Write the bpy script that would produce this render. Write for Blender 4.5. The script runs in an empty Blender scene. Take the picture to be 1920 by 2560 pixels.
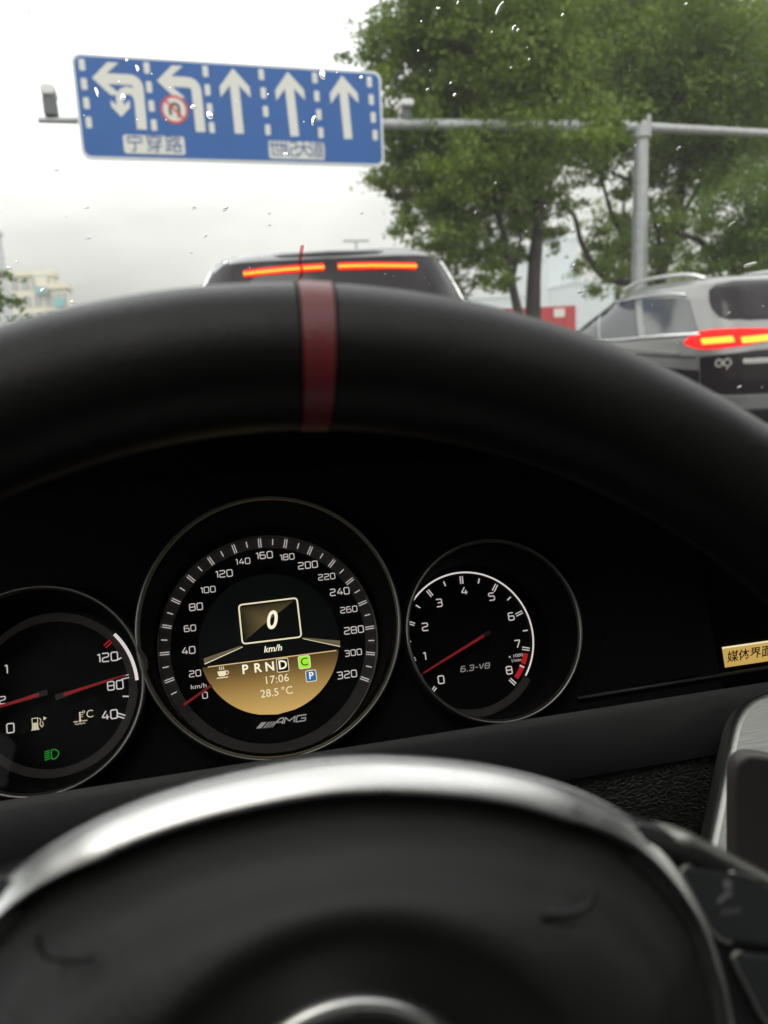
import bpy, bmesh, math, random
from mathutils import Vector, Matrix, noise
from mathutils.geometry import tessellate_polygon
random.seed(7)
S = bpy.context.scene
COL = S.collection
R = math.radians

# ------------------------------------------------------------------ camera
CAM = Vector((0, 0, 1.15))
F = 1920.0                                             # focal length in pixels of the 1920x2560 frame
CM = Matrix.Rotation(R(-11), 3, 'Z') @ Matrix.Rotation(R(90 - 12), 3, 'X') @ Matrix.Rotation(R(-3.3), 3, 'Z')
cd = bpy.data.cameras.new('camera')
cam = bpy.data.objects.new('camera', cd)
COL.objects.link(cam)
cam.matrix_world = Matrix.Translation(CAM) @ CM.to_4x4()
cd.sensor_fit = 'VERTICAL'; cd.sensor_height = 36.0; cd.sensor_width = 27.0; cd.lens = 27.0
cd.clip_start = 0.01; cd.clip_end = 4000
cd.dof.use_dof = True; cd.dof.focus_distance = 0.44; cd.dof.aperture_fstop = 10.5
S.camera = cam

# ------------------------------------------------------------------ world: bright overcast
W = bpy.data.worlds.new('World'); S.world = W; W.use_nodes = True
nt = W.node_tree; nt.nodes.clear()
def wn(t, **k):
    n = nt.nodes.new(t)
    for a, b in k.items(): setattr(n, a, b)
    return n
SUN_EL, SUN_AZ = 52, 200
sky = wn('ShaderNodeTexSky', sky_type='NISHITA', sun_disc=False, sun_elevation=R(SUN_EL), sun_rotation=R(SUN_AZ))
tc = wn('ShaderNodeTexCoord'); sep = wn('ShaderNodeSeparateXYZ')
nt.links.new(tc.outputs['Generated'], sep.inputs[0])
mp = wn('ShaderNodeMapping'); mp.inputs['Scale'].default_value = (1.0, 1.0, 2.6); mp.inputs['Location'].default_value = (0.35, 0.2, 0.1)
nt.links.new(tc.outputs['Generated'], mp.inputs[0])
nz = wn('ShaderNodeTexNoise'); nz.inputs['Scale'].default_value = 1.7; nz.inputs['Detail'].default_value = 5; nz.inputs['Roughness'].default_value = 0.5
nt.links.new(mp.outputs[0], nz.inputs[0])
# cloud deck: brighter with elevation (CIE overcast), uneven by noise
el = wn('ShaderNodeMapRange', interpolation_type='SMOOTHSTEP'); el.inputs[1].default_value = 0.03; el.inputs[2].default_value = 0.44
el.inputs[3].default_value = 4.3; el.inputs[4].default_value = 18.5
nt.links.new(sep.outputs[2], el.inputs[0])
nr = wn('ShaderNodeMapRange'); nr.inputs[1].default_value = 0.38; nr.inputs[2].default_value = 0.6; nr.inputs[3].default_value = 0.80; nr.inputs[4].default_value = 1.32
nt.links.new(nz.outputs[0], nr.inputs[0])
mul = wn('ShaderNodeMath', operation='MULTIPLY'); nt.links.new(el.outputs[0], mul.inputs[0]); nt.links.new(nr.outputs[0], mul.inputs[1])
cc = wn('ShaderNodeMix', data_type='RGBA'); cc.inputs[6].default_value = (1.0, 0.965, 0.85, 1); cc.inputs[7].default_value = (0.985, 1.0, 1.0, 1)
g2 = wn('ShaderNodeMapRange'); g2.inputs[1].default_value = 0.0; g2.inputs[2].default_value = 0.35
nt.links.new(sep.outputs[2], g2.inputs[0]); nt.links.new(g2.outputs[0], cc.inputs[0])
sc_ = wn('ShaderNodeVectorMath', operation='SCALE'); nt.links.new(cc.outputs[2], sc_.inputs[0]); nt.links.new(mul.outputs[0], sc_.inputs['Scale'])
mx = wn('ShaderNodeMix', data_type='RGBA'); mx.inputs[0].default_value = 0.95
nt.links.new(sky.outputs[0], mx.inputs[6]); nt.links.new(sc_.outputs[0], mx.inputs[7])
bg = wn('ShaderNodeBackground'); bg.inputs[1].default_value = 0.12
nt.links.new(mx.outputs[2], bg.inputs[0])
nt.links.new(bg.outputs[0], wn('ShaderNodeOutputWorld').inputs[0])

sl = bpy.data.lights.new('sun', 'SUN'); sl.energy = 0.9; sl.angle = R(25); sl.color = (1.0, 0.96, 0.9)
so = bpy.data.objects.new('sun', sl); COL.objects.link(so)
so.rotation_euler = (R(90 - SUN_EL), 0, R(180 - SUN_AZ))   # light comes from high behind the car
S.view_settings.view_transform = 'Standard'; S.view_settings.look = 'None'
S.view_settings.exposure = 0; S.view_settings.gamma = 1; S.view_settings.use_curve_mapping = False
S.cycles.use_denoising = True
S.cycles.max_bounces = 10; S.cycles.transparent_max_bounces = 16; S.cycles.transmission_bounces = 8
S.cycles.sample_clamp_indirect = 6; S.cycles.volume_bounces = 3

# ------------------------------------------------------------------ helpers
def ray(px, py): return CM @ Vector(((px - 960) / F, -(py - 1280) / F, -1))
def on_plane(px, py, P0, n):
    d = ray(px, py); return CAM + d * ((P0 - CAM).dot(n) / d.dot(n))
def at_y(px, py, Y):
    d = ray(px, py); return CAM + d * (Y / d.y)

class Frame:
    def __init__(s, O, u, v):
        s.O, s.u, s.v = Vector(O), Vector(u).normalized(), Vector(v).normalized(); s.n = s.u.cross(s.v)
    def p(s, a, b, h=0): return s.O + s.u * a + s.v * b + s.n * h
    def ab(s, px, py):
        q = on_plane(px, py, s.O, s.n) - s.O; return q.dot(s.u), q.dot(s.v)
    def off(s, h): return Frame(s.O + s.n * h, s.u, s.v)

class MB:
    def __init__(s): s.v, s.f = [], []
    def add(s, vs, fs):
        k = len(s.v); s.v += [Vector(x) for x in vs]; s.f += [tuple(i + k for i in f) for f in fs]; return s
    def box(s, lo, hi, M=None):
        vs = [Vector((x, y, z)) for x in (lo[0], hi[0]) for y in (lo[1], hi[1]) for z in (lo[2], hi[2])]
        if M: vs = [M @ v for v in vs]
        return s.add(vs, [(0, 1, 3, 2), (4, 6, 7, 5), (0, 4, 5, 1), (2, 3, 7, 6), (0, 2, 6, 4), (1, 5, 7, 3)])
    def tube(s, pts, rad, seg=10, cap=True):
        pts = [Vector(p) for p in pts]; n = len(pts)
        rad = rad if isinstance(rad, (list, tuple)) else [rad] * n
        rings = []; up = Vector((0.31, 0.17, 0.93)).normalized(); prev = None
        for i, p in enumerate(pts):
            t = (pts[min(i + 1, n - 1)] - pts[max(i - 1, 0)]).normalized()
            a = (prev - t * prev.dot(t)) if prev else t.cross(up if abs(t.dot(up)) < .95 else Vector((1, 0, 0)))
            a.normalize(); prev = a; b = t.cross(a)
            rings.append([p + (a * math.cos(2 * math.pi * k / seg) + b * math.sin(2 * math.pi * k / seg)) * rad[i] for k in range(seg)])
        return s.loft(rings, True, cap)
    def loft(s, rings, closed=True, cap=False):
        m = len(rings[0]); vs = [p for r in rings for p in r]; fs = []
        for i in range(len(rings) - 1):
            for k in range(m if closed else m - 1):
                k2 = (k + 1) % m
                fs.append((i * m + k, i * m + k2, (i + 1) * m + k2, (i + 1) * m + k))
        if cap: fs += [tuple(reversed(range(m))), tuple(range((len(rings) - 1) * m, len(rings) * m))]
        return s.add(vs, fs)
    def fill(s, fr, loops, h=0):
        L = [[Vector((a, b, 0)) for a, b in lp] for lp in loops]
        tri = tessellate_polygon(L); flat = [q for lp in L for q in lp]
        fs = []
        for t in tri:
            A, B, C = (flat[i] for i in t)
            fs.append(tuple(t) if (B - A).cross(C - A).z > 0 else tuple(reversed(t)))
        return s.add([fr.p(q.x, q.y, h) for q in flat], fs)
    def prism(s, fr, lp, h0, h1, bev=0.0):
        """outline lp (ccw) raised from h0 to h1 with an optional chamfered top edge"""
        c = Vector((sum(p[0] for p in lp) / len(lp), sum(p[1] for p in lp) / len(lp)))
        def ins(d):
            out = []; n = len(lp)
            for i in range(n):
                p0, p1, p2 = (Vector(lp[(i + j) % n]) for j in (-1, 0, 1))
                e1 = (p1 - p0).normalized(); e2 = (p2 - p1).normalized()
                m = (Vector((-e1.y, e1.x)) + Vector((-e2.y, e2.x)))
                if m.length < 1e-6: m = Vector((-e1.y, e1.x))
                m.normalize(); out.append(p1 + m * d)
            return out
        rings = [[fr.p(a, b, h0) for a, b in lp]]
        if bev > 0:
            rings.append([fr.p(a, b, h1 - bev) for a, b in lp])
            for t in (.35, .7, 1.0):
                rings.append([fr.p(q.x, q.y, h1 - bev + bev * math.sin(t * math.pi / 2)) for q in ins(bev * (1 - math.cos(t * math.pi / 2)))])
            top = ins(bev)
        else:
            rings.append([fr.p(a, b, h1) for a, b in lp]); top = [Vector(p) for p in lp]
        s.loft(rings, True)
        return s.fill(fr, [[(q.x, q.y) for q in top]], h1)
    def ribbon(s, fr, pts, w, h=0, closed=False):
        P = [Vector(p) for p in pts]; n = len(P); L, Rr = [], []
        for i in range(n):
            if closed: a, b = P[i - 1], P[(i + 1) % n]
            else: a, b = P[max(i - 1, 0)], P[min(i + 1, n - 1)]
            d1 = (P[i] - a); d2 = (b - P[i])
            d1 = d1.normalized() if d1.length > 1e-9 else d2.normalized()
            d2 = d2.normalized() if d2.length > 1e-9 else d1
            t = (d1 + d2); t = t.normalized() if t.length > 1e-6 else d1
            m = Vector((-t.y, t.x)); k = max(.45, m.dot(Vector((-d1.y, d1.x))))
            L.append(P[i] + m * (w / 2 / k)); Rr.append(P[i] - m * (w / 2 / k))
        vs = [fr.p(q.x, q.y, h) for q in L] + [fr.p(q.x, q.y, h) for q in Rr]
        fs = [(i, n + i, n + (i + 1) % n, (i + 1) % n) for i in range(n if closed else n - 1)]
        return s.add(vs, fs)
    def build(s, name, mat, parent=None, smooth=False, angle=None):
        o = obj(name, None, mat, parent, s.v, s.f)
        if smooth or angle:
            for p in o.data.polygons: p.use_smooth = True
        if angle:
            bm = bmesh.new(); bm.from_mesh(o.data)
            for e in bm.edges:
                if len(e.link_faces) == 2 and e.calc_face_angle(0) > R(angle): e.smooth = False
            bm.to_mesh(o.data); bm.free()
        return o

def obj(name, me, mat=None, parent=None, vs=None, fs=None):
    """links one mesh; geometry is given in world space, the parent keeps its own place"""
    if me is None:
        me = bpy.data.meshes.new(name)
        me.from_pydata([tuple(v) for v in vs], [], fs); me.update()
    if mat and not me.materials: me.materials.append(mat)
    o = bpy.data.objects.new(name, me); COL.objects.link(o)
    if parent:
        o.parent = parent; o.matrix_parent_inverse = world_of(parent).inverted()
    return o
def world_of(o):
    m = o.matrix_basis.copy()
    while o.parent:
        m = o.parent.matrix_basis @ o.matrix_parent_inverse @ m if False else (o.parent.matrix_basis @ o.matrix_parent_inverse) @ m
        o = o.parent
    return m
def thing(name, label, cat, loc, group=None):
    o = bpy.data.objects.new(name, None); COL.objects.link(o); o.location = loc
    o.empty_display_size = .1
    return tag(o, label, cat, group)
def tag(o, label, cat, group=None):
    o['label'] = label; o['category'] = cat
    if group: o['group'] = group
    return o
def struct(o): o['kind'] = 'structure'; return o

def mat(name, col, rough=.5, metal=0.0, spec=.5, emit=None, estr=1.0, sheen=0.0, bump=None, var=None, coat=0.0, rvar=None):
    m = bpy.data.materials.new(name); m.use_nodes = True; N = m.node_tree.nodes; Lk = m.node_tree.links
    b = N['Principled BSDF']
    b.inputs['Base Color'].default_value = (*col, 1); b.inputs['Roughness'].default_value = rough
    b.inputs['Metallic'].default_value = metal; b.inputs['Specular IOR Level'].default_value = spec
    b.inputs['Sheen Weight'].default_value = sheen; b.inputs['Sheen Roughness'].default_value = .45
    b.inputs['Coat Weight'].default_value = coat; b.inputs['Coat Roughness'].default_value = .06
    if emit:
        b.inputs['Emission Color'].default_value = (*emit, 1); b.inputs['Emission Strength'].default_value = estr
    co = N.new('ShaderNodeTexCoord')
    if var:                                              # (scale, amount): blotchy wear in the colour
        z = N.new('ShaderNodeTexNoise'); z.inputs['Scale'].default_value = var[0]; z.inputs['Detail'].default_value = 5
        Lk.new(co.outputs['Object'], z.inputs[0])
        r = N.new('ShaderNodeMapRange'); r.inputs[1].default_value = .3; r.inputs[2].default_value = .7
        r.inputs[3].default_value = 1 - var[1]; r.inputs[4].default_value = 1 + var[1]
        Lk.new(z.outputs[0], r.inputs[0])
        s = N.new('ShaderNodeVectorMath'); s.operation = 'SCALE'; s.inputs[0].default_value = col
        Lk.new(r.outputs[0], s.inputs['Scale']); Lk.new(s.outputs[0], b.inputs['Base Color'])
    if rvar:
        z = N.new('ShaderNodeTexNoise'); z.inputs['Scale'].default_value = rvar[0]; z.inputs['Detail'].default_value = 6
        Lk.new(co.outputs['Object'], z.inputs[0])
        r = N.new('ShaderNodeMapRange'); r.inputs[1].default_value = .3; r.inputs[2].default_value = .7
        r.inputs[3].default_value = rough - rvar[1]; r.inputs[4].default_value = rough + rvar[1]
        Lk.new(z.outputs[0], r.inputs[0]); Lk.new(r.outputs[0], b.inputs['Roughness'])
    if bump:                                             # (kind, scale, strength, distance, stretch)
        kind, scale, st, dist = bump[:4]
        mpn = N.new('ShaderNodeMapping'); mpn.inputs['Scale'].default_value = bump[4] if len(bump) > 4 else (1, 1, 1)
        Lk.new(co.outputs['Object'], mpn.inputs[0])
        if kind == 'leather':
            z = N.new('ShaderNodeTexVoronoi'); z.feature = 'DISTANCE_TO_EDGE'; z.inputs['Scale'].default_value = scale
            w = N.new('ShaderNodeTexNoise'); w.inputs['Scale'].default_value = scale * .6; w.inputs['Detail'].default_value = 3
            ad = N.new('ShaderNodeVectorMath'); ad.operation = 'MULTIPLY_ADD'; ad.inputs[1].default_value = (1.4 / scale,) * 3
            Lk.new(mpn.outputs[0], w.inputs[0]); Lk.new(w.outputs[1], ad.inputs[0]); Lk.new(mpn.outputs[0], ad.inputs[2])
            Lk.new(ad.outputs[0], z.inputs[0])
            r = N.new('ShaderNodeMapRange'); r.inputs[1].default_value = 0; r.inputs[2].default_value = .22
            Lk.new(z.outputs[0], r.inputs[0]); src = r.outputs[0]
        elif kind == 'dots':
            z = N.new('ShaderNodeTexVoronoi'); z.feature = 'F1'; z.inputs['Scale'].default_value = scale; z.inputs['Randomness'].default_value = 0
            Lk.new(mpn.outputs[0], z.inputs[0]); src = z.outputs['Distance']
        else:
            z = N.new('ShaderNodeTexNoise'); z.inputs['Scale'].default_value = scale; z.inputs['Detail'].default_value = 4
            Lk.new(mpn.outputs[0], z.inputs[0]); src = z.outputs[0]
        bn = N.new('ShaderNodeBump'); bn.inputs['Strength'].default_value = st; bn.inputs['Distance'].default_value = dist
        Lk.new(src, bn.inputs['Height']); Lk.new(bn.outputs[0], b.inputs['Normal'])
    return m

def pane(name, tint=(.9, .92, .9), refl=1.0, rough=0.0, ior=1.45):
    """thin glass: straight-through transmission plus a fresnel reflection"""
    m = bpy.data.materials.new(name); m.use_nodes = True; N = m.node_tree.nodes; Lk = m.node_tree.links; N.clear()
    t = N.new('ShaderNodeBsdfTransparent'); t.inputs[0].default_value = (*tint, 1)
    g = N.new('ShaderNodeBsdfGlossy'); g.inputs['Roughness'].default_value = rough
    f = N.new('ShaderNodeFresnel'); f.inputs[0].default_value = ior
    k = N.new('ShaderNodeMath'); k.operation = 'MULTIPLY'; k.inputs[1].default_value = refl; Lk.new(f.outputs[0], k.inputs[0])
    x = N.new('ShaderNodeMixShader'); Lk.new(k.outputs[0], x.inputs[0]); Lk.new(t.outputs[0], x.inputs[1]); Lk.new(g.outputs[0], x.inputs[2])
    Lk.new(x.outputs[0], N.new('ShaderNodeOutputMaterial').inputs[0])
    return m

def circ(cx, cy, r, n=96, a0=0, a1=360):
    full = abs(a1 - a0) >= 360
    return [(cx + r * math.cos(R(a0 + (a1 - a0) * k / (n if full else n - 1))), cy + r * math.sin(R(a0 + (a1 - a0) * k / (n if full else n - 1)))) for k in range(n)]
def rrect(x0, y0, x1, y1, r, n=6):
    out = []
    for cx, cy, a in ((x1 - r, y0 + r, -90), (x1 - r, y1 - r, 0), (x0 + r, y1 - r, 90), (x0 + r, y0 + r, 180)):
        out += [(cx + r * math.cos(R(a + 90 * k / n)), cy + r * math.sin(R(a + 90 * k / n))) for k in range(n + 1)]
    return out
def fillet(pts, r, n=5, closed=False):
    P = [Vector(p) for p in pts]; N_ = len(P); out = []
    for i in range(N_):
        if not closed and i in (0, N_ - 1): out.append(tuple(P[i])); continue
        a, b, c = P[i - 1], P[i], P[(i + 1) % N_]
        d1, d2 = (a - b), (c - b); rr = min(r, d1.length * .49, d2.length * .49)
        p1, p2 = b + d1.normalized() * rr, b + d2.normalized() * rr
        for k in range(n + 1):
            t = k / n; out.append(tuple(p1 * (1 - t) ** 2 + b * 2 * t * (1 - t) + p2 * t * t))
    return out
def spline(pts, n=8, closed=False):
    P = [Vector(p) for p in pts]; m = len(P); out = []
    for i in range(m if closed else m - 1):
        g = (lambda k: P[k % m]) if closed else (lambda k: P[max(0, min(m - 1, k))])
        a, b, c, d = g(i - 1), g(i), g(i + 1), g(i + 2)
        for k in range(n):
            t = k / n
            out.append(.5 * ((2 * b) + (c - a) * t + (2 * a - 5 * b + 4 * c - d) * t * t + (3 * b - a - 3 * c + d) * t ** 3))
    if not closed: out.append(P[-1])
    return out

# square dial lettering made of strokes
GW = .62
GL = {'0': [([(0, 0), (GW, 0), (GW, 1), (0, 1)], 1)], '1': [([(-.02, .86), (.2, 1), (.2, 0)], 0)],
      '2': [([(0, 1), (GW, 1), (GW, .56), (0, .46), (0, 0), (GW + .02, 0)], 0)],
      '3': [([(0, 1), (GW, 1), (GW, .52), (.16, .52)], 0), ([(GW, .52), (GW, 0), (0, 0)], 0)],
      '4': [([(.42, 1), (0, .27), (GW + .08, .27)], 0), ([(.5, .6), (.5, 0)], 0)],
      '5': [([(GW, 1), (0, 1), (0, .57), (GW, .57), (GW, 0), (0, 0)], 0)],
      '6': [([(GW * .9, 1), (0, 1), (0, 0), (GW, 0), (GW, .56), (.02, .56)], 0)],
      '7': [([(-.02, 1), (GW, 1), (.2, 0)], 0)],
      '8': [([(0, 0), (GW, 0), (GW, 1), (0, 1)], 1), ([(0, .52), (GW, .52)], 0)],
      '.': [([(.0, 0), (.14, 0)], 0)], '-': [([(.02, .46), (.4, .46)], 0)], 'V': [([(0, 1), (.3, 0), (.62, 1)], 0)],
      '/': [([(0, -.1), (.34, 1.05)], 0)],
      'A': [([(0, 0), (.62, 1), (1.0, 1), (1.0, 0)], 0), ([(.34, .36), (1.0, .36)], 0)],
      'M': [([(0, 0), (0, 1), (.52, .34), (1.08, 1), (1.08, 0)], 0)],
      'G': [([(1.02, 1), (0, 1), (0, 0), (1.02, 0), (1.02, .5), (.5, .5)], 0)]}
ADV = {'1': .44, '.': .34, '-': .58, '/': .5, 'A': 1.2, 'M': 1.3, 'G': 1.2}
def strokes(mb, fr, text, a, b, size, w=.15, h=.0, shear=0., align='c', wide=1.0, rad=.17):
    tot = sum(ADV.get(c, .86) for c in text) - .24; x = {'c': -tot / 2, 'l': 0}[align]
    for c in text:
        for k, (pl, cl) in enumerate(GL[c]):
            P = fillet(pl, rad, 4, cl)
            P = [(a + size * wide * (x + px_ + shear * py_), b + size * (py_ - .5)) for px_, py_ in P]
            mb.ribbon(fr, P, w * size, h + k * .00002, cl)
        x += ADV.get(c, .86)
    return mb

def txt(fr, body, a, b, size, m, name, parent, h=.0003, shear=0.0, bold=0.0, spacing=1.0, align='CENTER', sx=1.0):
    c = bpy.data.curves.new('text_curve', 'FONT'); c.body = body; c.size = size; c.align_x = align; c.align_y = 'CENTER'
    c.shear = shear; c.offset = bold * size; c.space_character = spacing; c.resolution_u = 4
    o = bpy.data.objects.new('text_curve', c); COL.objects.link(o)
    me = bpy.data.meshes.new_from_object(o.evaluated_get(bpy.context.evaluated_depsgraph_get()))
    bpy.data.objects.remove(o); bpy.data.curves.remove(c)
    for v in me.vertices: v.co = fr.p(a + v.co.x * sx, b + v.co.y, h)
    me.materials.clear(); me.materials.append(m); me.name = name
    return obj(name, me, None, parent)

# ------------------------------------------------------------------ materials
BLACK = mat('black_plastic', (.010, .010, .011), .55, bump=('noise', 900, .12, .0004))
PIT = mat('flocked_black', (.006, .006, .006), .9, spec=.15)
FACE = mat('dial_face', (.004, .0045, .005), .45, spec=.25)
SATIN = mat('satin_dash_plastic', (.034, .034, .035), .45, bump=('noise', 1500, .22, .0003), rvar=(30, .05))
LEATHER = mat('grained_leather', (.032, .032, .030), .40, bump=('leather', 250, .7, .0010, (1, 1, 1.5)))
RIMLEATHER = mat('smooth_rim_leather', (.0028, .0026, .0025), .42, spec=.42, bump=('leather', 900, .22, .0003), rvar=(45, .05))
RED = mat('red_leather', (.22, .018, .026), .40, spec=.8, bump=('leather', 700, .25, .0003))
PADMAT = mat('airbag_cover_plastic', (.014, .014, .0135), .40, spec=.5, bump=('leather', 1100, .25, .0003), rvar=(24, .05))
CHROME = mat('satin_chrome', (.95, .95, .93), .30, metal=1.0, rvar=(200, .04))
BEZEL = mat('dark_chrome_bezel', (.28, .275, .255), .38, metal=1.0)
ALU = mat('brushed_aluminium', (.60, .60, .57), .40, metal=1.0, bump=('noise', 60, .30, .0004, (1, 1, 28)))
BAND = mat('grey_scale_band', (.055, .050, .046), .5, emit=(.048, .043, .039), estr=.12)
LIT = mat('lit_dial_print', (.5, .5, .5), .6, emit=(.56, .51, .49), estr=.85)
LITW = mat('lit_white_arc', (.7, .7, .7), .5, emit=(.85, .78, .74), estr=.8)
DIMP = mat('dim_dial_print', (.35, .34, .33), .5, emit=(.30, .28, .27), estr=.7)
REDLIT = mat('lit_red_print', (.35, .01, .01), .5, emit=(.42, .012, .014), estr=.8)
NEEDLE = mat('red_needle', (.45, .012, .014), .4, emit=(.30, .012, .012), estr=.5)
NEEDLEG = mat('needle_carrier', (.10, .095, .09), .5)
LCDTXT = mat('display_white', (0, 0, 0), .5, emit=(1.0, .94, .70), estr=1.0)
LCDTXT2 = mat('display_cream', (0, 0, 0), .5, emit=(.96, .86, .56), estr=.9)
LCDDARK = mat('display_dark', (.002, .002, .002), .4, emit=(.0015, .002, .002), estr=1)
LCDGREEN = mat('display_green', (0, 0, 0), .5, emit=(.35, .86, .03), estr=1)
LCDBLUE = mat('display_blue', (0, 0, 0), .5, emit=(.02, .14, .42), estr=1)
LCDBROWN = mat('display_roadside', (.002, .002, .002), .5, emit=(.13, .105, .06), estr=1)
LCDLINE = mat('display_gold_line', (0, 0, 0), .5, emit=(.85, .62, .28), estr=.8)
GREENLAMP = mat('green_telltale', (0, .05, 0), .5, emit=(.02, .30, .035), estr=1)
CREAMLAMP = mat('cream_symbol', (.2, .2, .15), .5, emit=(.60, .52, .36), estr=.9)
GOLD = mat('display_gold', (0, 0, 0), .5, emit=(.58, .38, .10), estr=.95)
INK = mat('display_ink', (.01, 0, .005), .5, emit=(.012, .002, .004), estr=1)

def lcd_gold():
    m = bpy.data.materials.new('display_gold_field'); m.use_nodes = True; N = m.node_tree.nodes; Lk = m.node_tree.links
    b = N['Principled BSDF']; b.inputs['Base Color'].default_value = (0, 0, 0, 1)
    a = N.new('ShaderNodeAttribute'); a.attribute_name = 'field'
    r = N.new('ShaderNodeValToRGB'); e = r.color_ramp.elements
    e[0].position = 0; e[0].color = (.62, .40, .13, 1); e[1].position = 1; e[1].color = (.075, .045, .014, 1)
    k = e.new(.5); k.color = (.36, .22, .065, 1); k = e.new(.8); k.color = (.16, .095, .028, 1)
    Lk.new(a.outputs['Fac'], r.inputs[0]); Lk.new(r.outputs[0], b.inputs['Emission Color']); b.inputs['Emission Strength'].default_value = 1
    return m
LCDGOLD = lcd_gold()

# ------------------------------------------------------------------ street: ground, road, pavement
def noise_mat(name, c0, c1, scale, rough=.85, bumps=.3, bd=.01):
    return mat(name, tuple((a + b) / 2 for a, b in zip(c0, c1)), rough, var=(scale, .35), bump=('noise', scale * 20, bumps, bd))
ASPH = noise_mat('asphalt', (.045, .046, .048), (.06, .06, .06), .6, .8, .4, .01)
PAVE = noise_mat('pavement_stone', (.22, .21, .20), (.28, .27, .25), 1.2)
KERB = noise_mat('kerb_stone', (.26, .26, .25), (.34, .33, .32), 3)
SOIL = noise_mat('soil', (.06, .05, .035), (.09, .075, .05), 2)
MARK = mat('road_paint', (.70, .70, .68), .6, var=(3, .12))
gnd = MB().box((-295, -55, -.30), (295, 295, -.02)).build('ground', SOIL); struct(gnd)
HD = 5.0                                                       # the street bends a little to the right
def road_pt(x, y): return Vector((x + math.sin(R(HD)) * y, y, 0))
def strip(x0, x1, y0, y1, z0, z1):
    return MB().loft([[road_pt(x0, y) + Vector((0, 0, z0)), road_pt(x0, y) + Vector((0, 0, z1)), road_pt(x1, y) + Vector((0, 0, z1)), road_pt(x1, y) + Vector((0, 0, z0))] for y in (y0, y1)], False)
struct(strip(-12, 8.6, -40, 290, -.019, 0).build('road', ASPH))
struct(strip(8.75, 14, -40, 290, -.019, .12).build('pavement', PAVE))
kb = struct(bpy.data.objects.new('kerb', None)); COL.objects.link(kb); kb.location = (9, 10, 0)
kme = None
for k in range(40):
    y = k * 1.0 - 2
    if kme is None:
        o = MB().box((-.072, 0, -.02), (.072, .985, .135)).build('kerb_stone', KERB); kme = o.data; bpy.data.objects.remove(o)
    o = bpy.data.objects.new('kerb_stone', kme); COL.objects.link(o); o.parent = kb
    o.matrix_basis = Matrix.Translation(-kb.location) @ Matrix.Translation(road_pt(8.675, y)) @ Matrix.Rotation(R(-HD), 4, 'Z')
struct(strip(8.6, 8.74, 38.2, 290, -.019, .13).build('far_kerb', KERB))
lm = MB()
for x in (-8.2, -4.9, -1.45, 2.2, 5.5):
    y = -8
    while y < 120:
        a, b = road_pt(x - .07, y), road_pt(x + .07, y + 3)
        lm.add([road_pt(x - .075, y) + Vector((0, 0, .004)), road_pt(x + .075, y) + Vector((0, 0, .004)), road_pt(x + .075, y + 3) + Vector((0, 0, .004)), road_pt(x - .075, y + 3) + Vector((0, 0, .004))], [(0, 1, 2, 3)]); y += 6
lm.build('lane_markings', MARK)['kind'] = 'structure'

# ------------------------------------------------------------------ gantry pole, its arm, and the lane sign
STEEL = mat('galvanised_steel', (.36, .37, .37), .5, metal=.35, var=(6, .12))
SIGNBLUE = mat('sign_blue', (.004, .078, .29), .42, rvar=(3, .05), var=(1.5, .06))
SIGNWHITE = mat('sign_white', (.60, .59, .54), .5)
SIGNEDGE = mat('sign_edge', (.62, .64, .64), .5)
SIGNRED = mat('sign_red', (.50, .05, .04), .5)
SIGNBLK = mat('sign_black', (.03, .03, .03), .5)
SIGNTXT = mat('sign_text_blue', (.015, .06, .22), .5)
SP = at_y(575, 272, 16.5)
best = None
for k in range(-300, 300):                                    # turn of the board that makes its outline a true rectangle
    g = R(k * .1); u = Vector((math.cos(g), math.sin(g), 0)); n = u.cross(Vector((0, 0, 1)))
    Q = [on_plane(*p, SP, n) for p in ((190, 134), (945, 180), (957, 416), (212, 397))]
    l0, l1 = (Q[3] - Q[0]).length, (Q[2] - Q[1]).length
    if best is None or abs(l0 - l1) < best[0]: best = (abs(l0 - l1), g, u)
SU = best[2]
tl, tr, br, bl = [on_plane(*p, SP, SU.cross(Vector((0, 0, 1)))) for p in ((188, 132), (943, 178), (957, 417), (210, 396))]
SU = ((tr - tl) + (br - bl)).normalized(); SV = ((tl - bl) + (tr - br)); SV = (SV - SU * SV.dot(SU)).normalized()
SF = Frame(SP, SU, SV)                                         # the board hangs very slightly askew on its arm
sx0, sx1 = (SF.ab(188, 132)[0] + SF.ab(210, 396)[0]) / 2, (SF.ab(943, 178)[0] + SF.ab(957, 417)[0]) / 2
sy1, sy0 = (SF.ab(188, 132)[1] + SF.ab(943, 178)[1]) / 2, (SF.ab(210, 396)[1] + SF.ab(957, 417)[1]) / 2
sx0 -= .06; sx1 += .06
sg = thing('lane_sign', 'big blue overhead lane sign with white arrows hung on the gantry arm', 'sign', SF.p(0, sy0))
MB().prism(SF, rrect(sx0, sy0, sx1, sy1, .16), -.06, 0, .01).build('board', SIGNEDGE, sg, angle=40)
MB().fill(SF, [rrect(sx0 + .05, sy0 + .05, sx1 - .05, sy1 - .05, .13)], .004).build('blue_face', SIGNBLUE, sg)
ZS = lambda x, y: SF.ab(180 + x / 2.07375, 120 + y / 2.07375)
def dash(x, y):
    a, b = ZS(x, y); return MB().fill(SF, [rrect(a - .052, b - .098, a + .052, b + .098, .02, 2)], .009).build('lane_dash', SIGNWHITE, sg)
for (xa, ya), (xb, yb) in (((51, 87), (87, 386)), ((387, 104), (425, 400)), ((691, 121), (725, 413)), ((981, 138), (1015, 425)), ((1258, 155), (1290, 440)), ((1541, 176), (1571, 452))):
    for k in range(4): dash(xa + (xb - xa) * k / 3, ya + (yb - ya) * k / 3)
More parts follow.
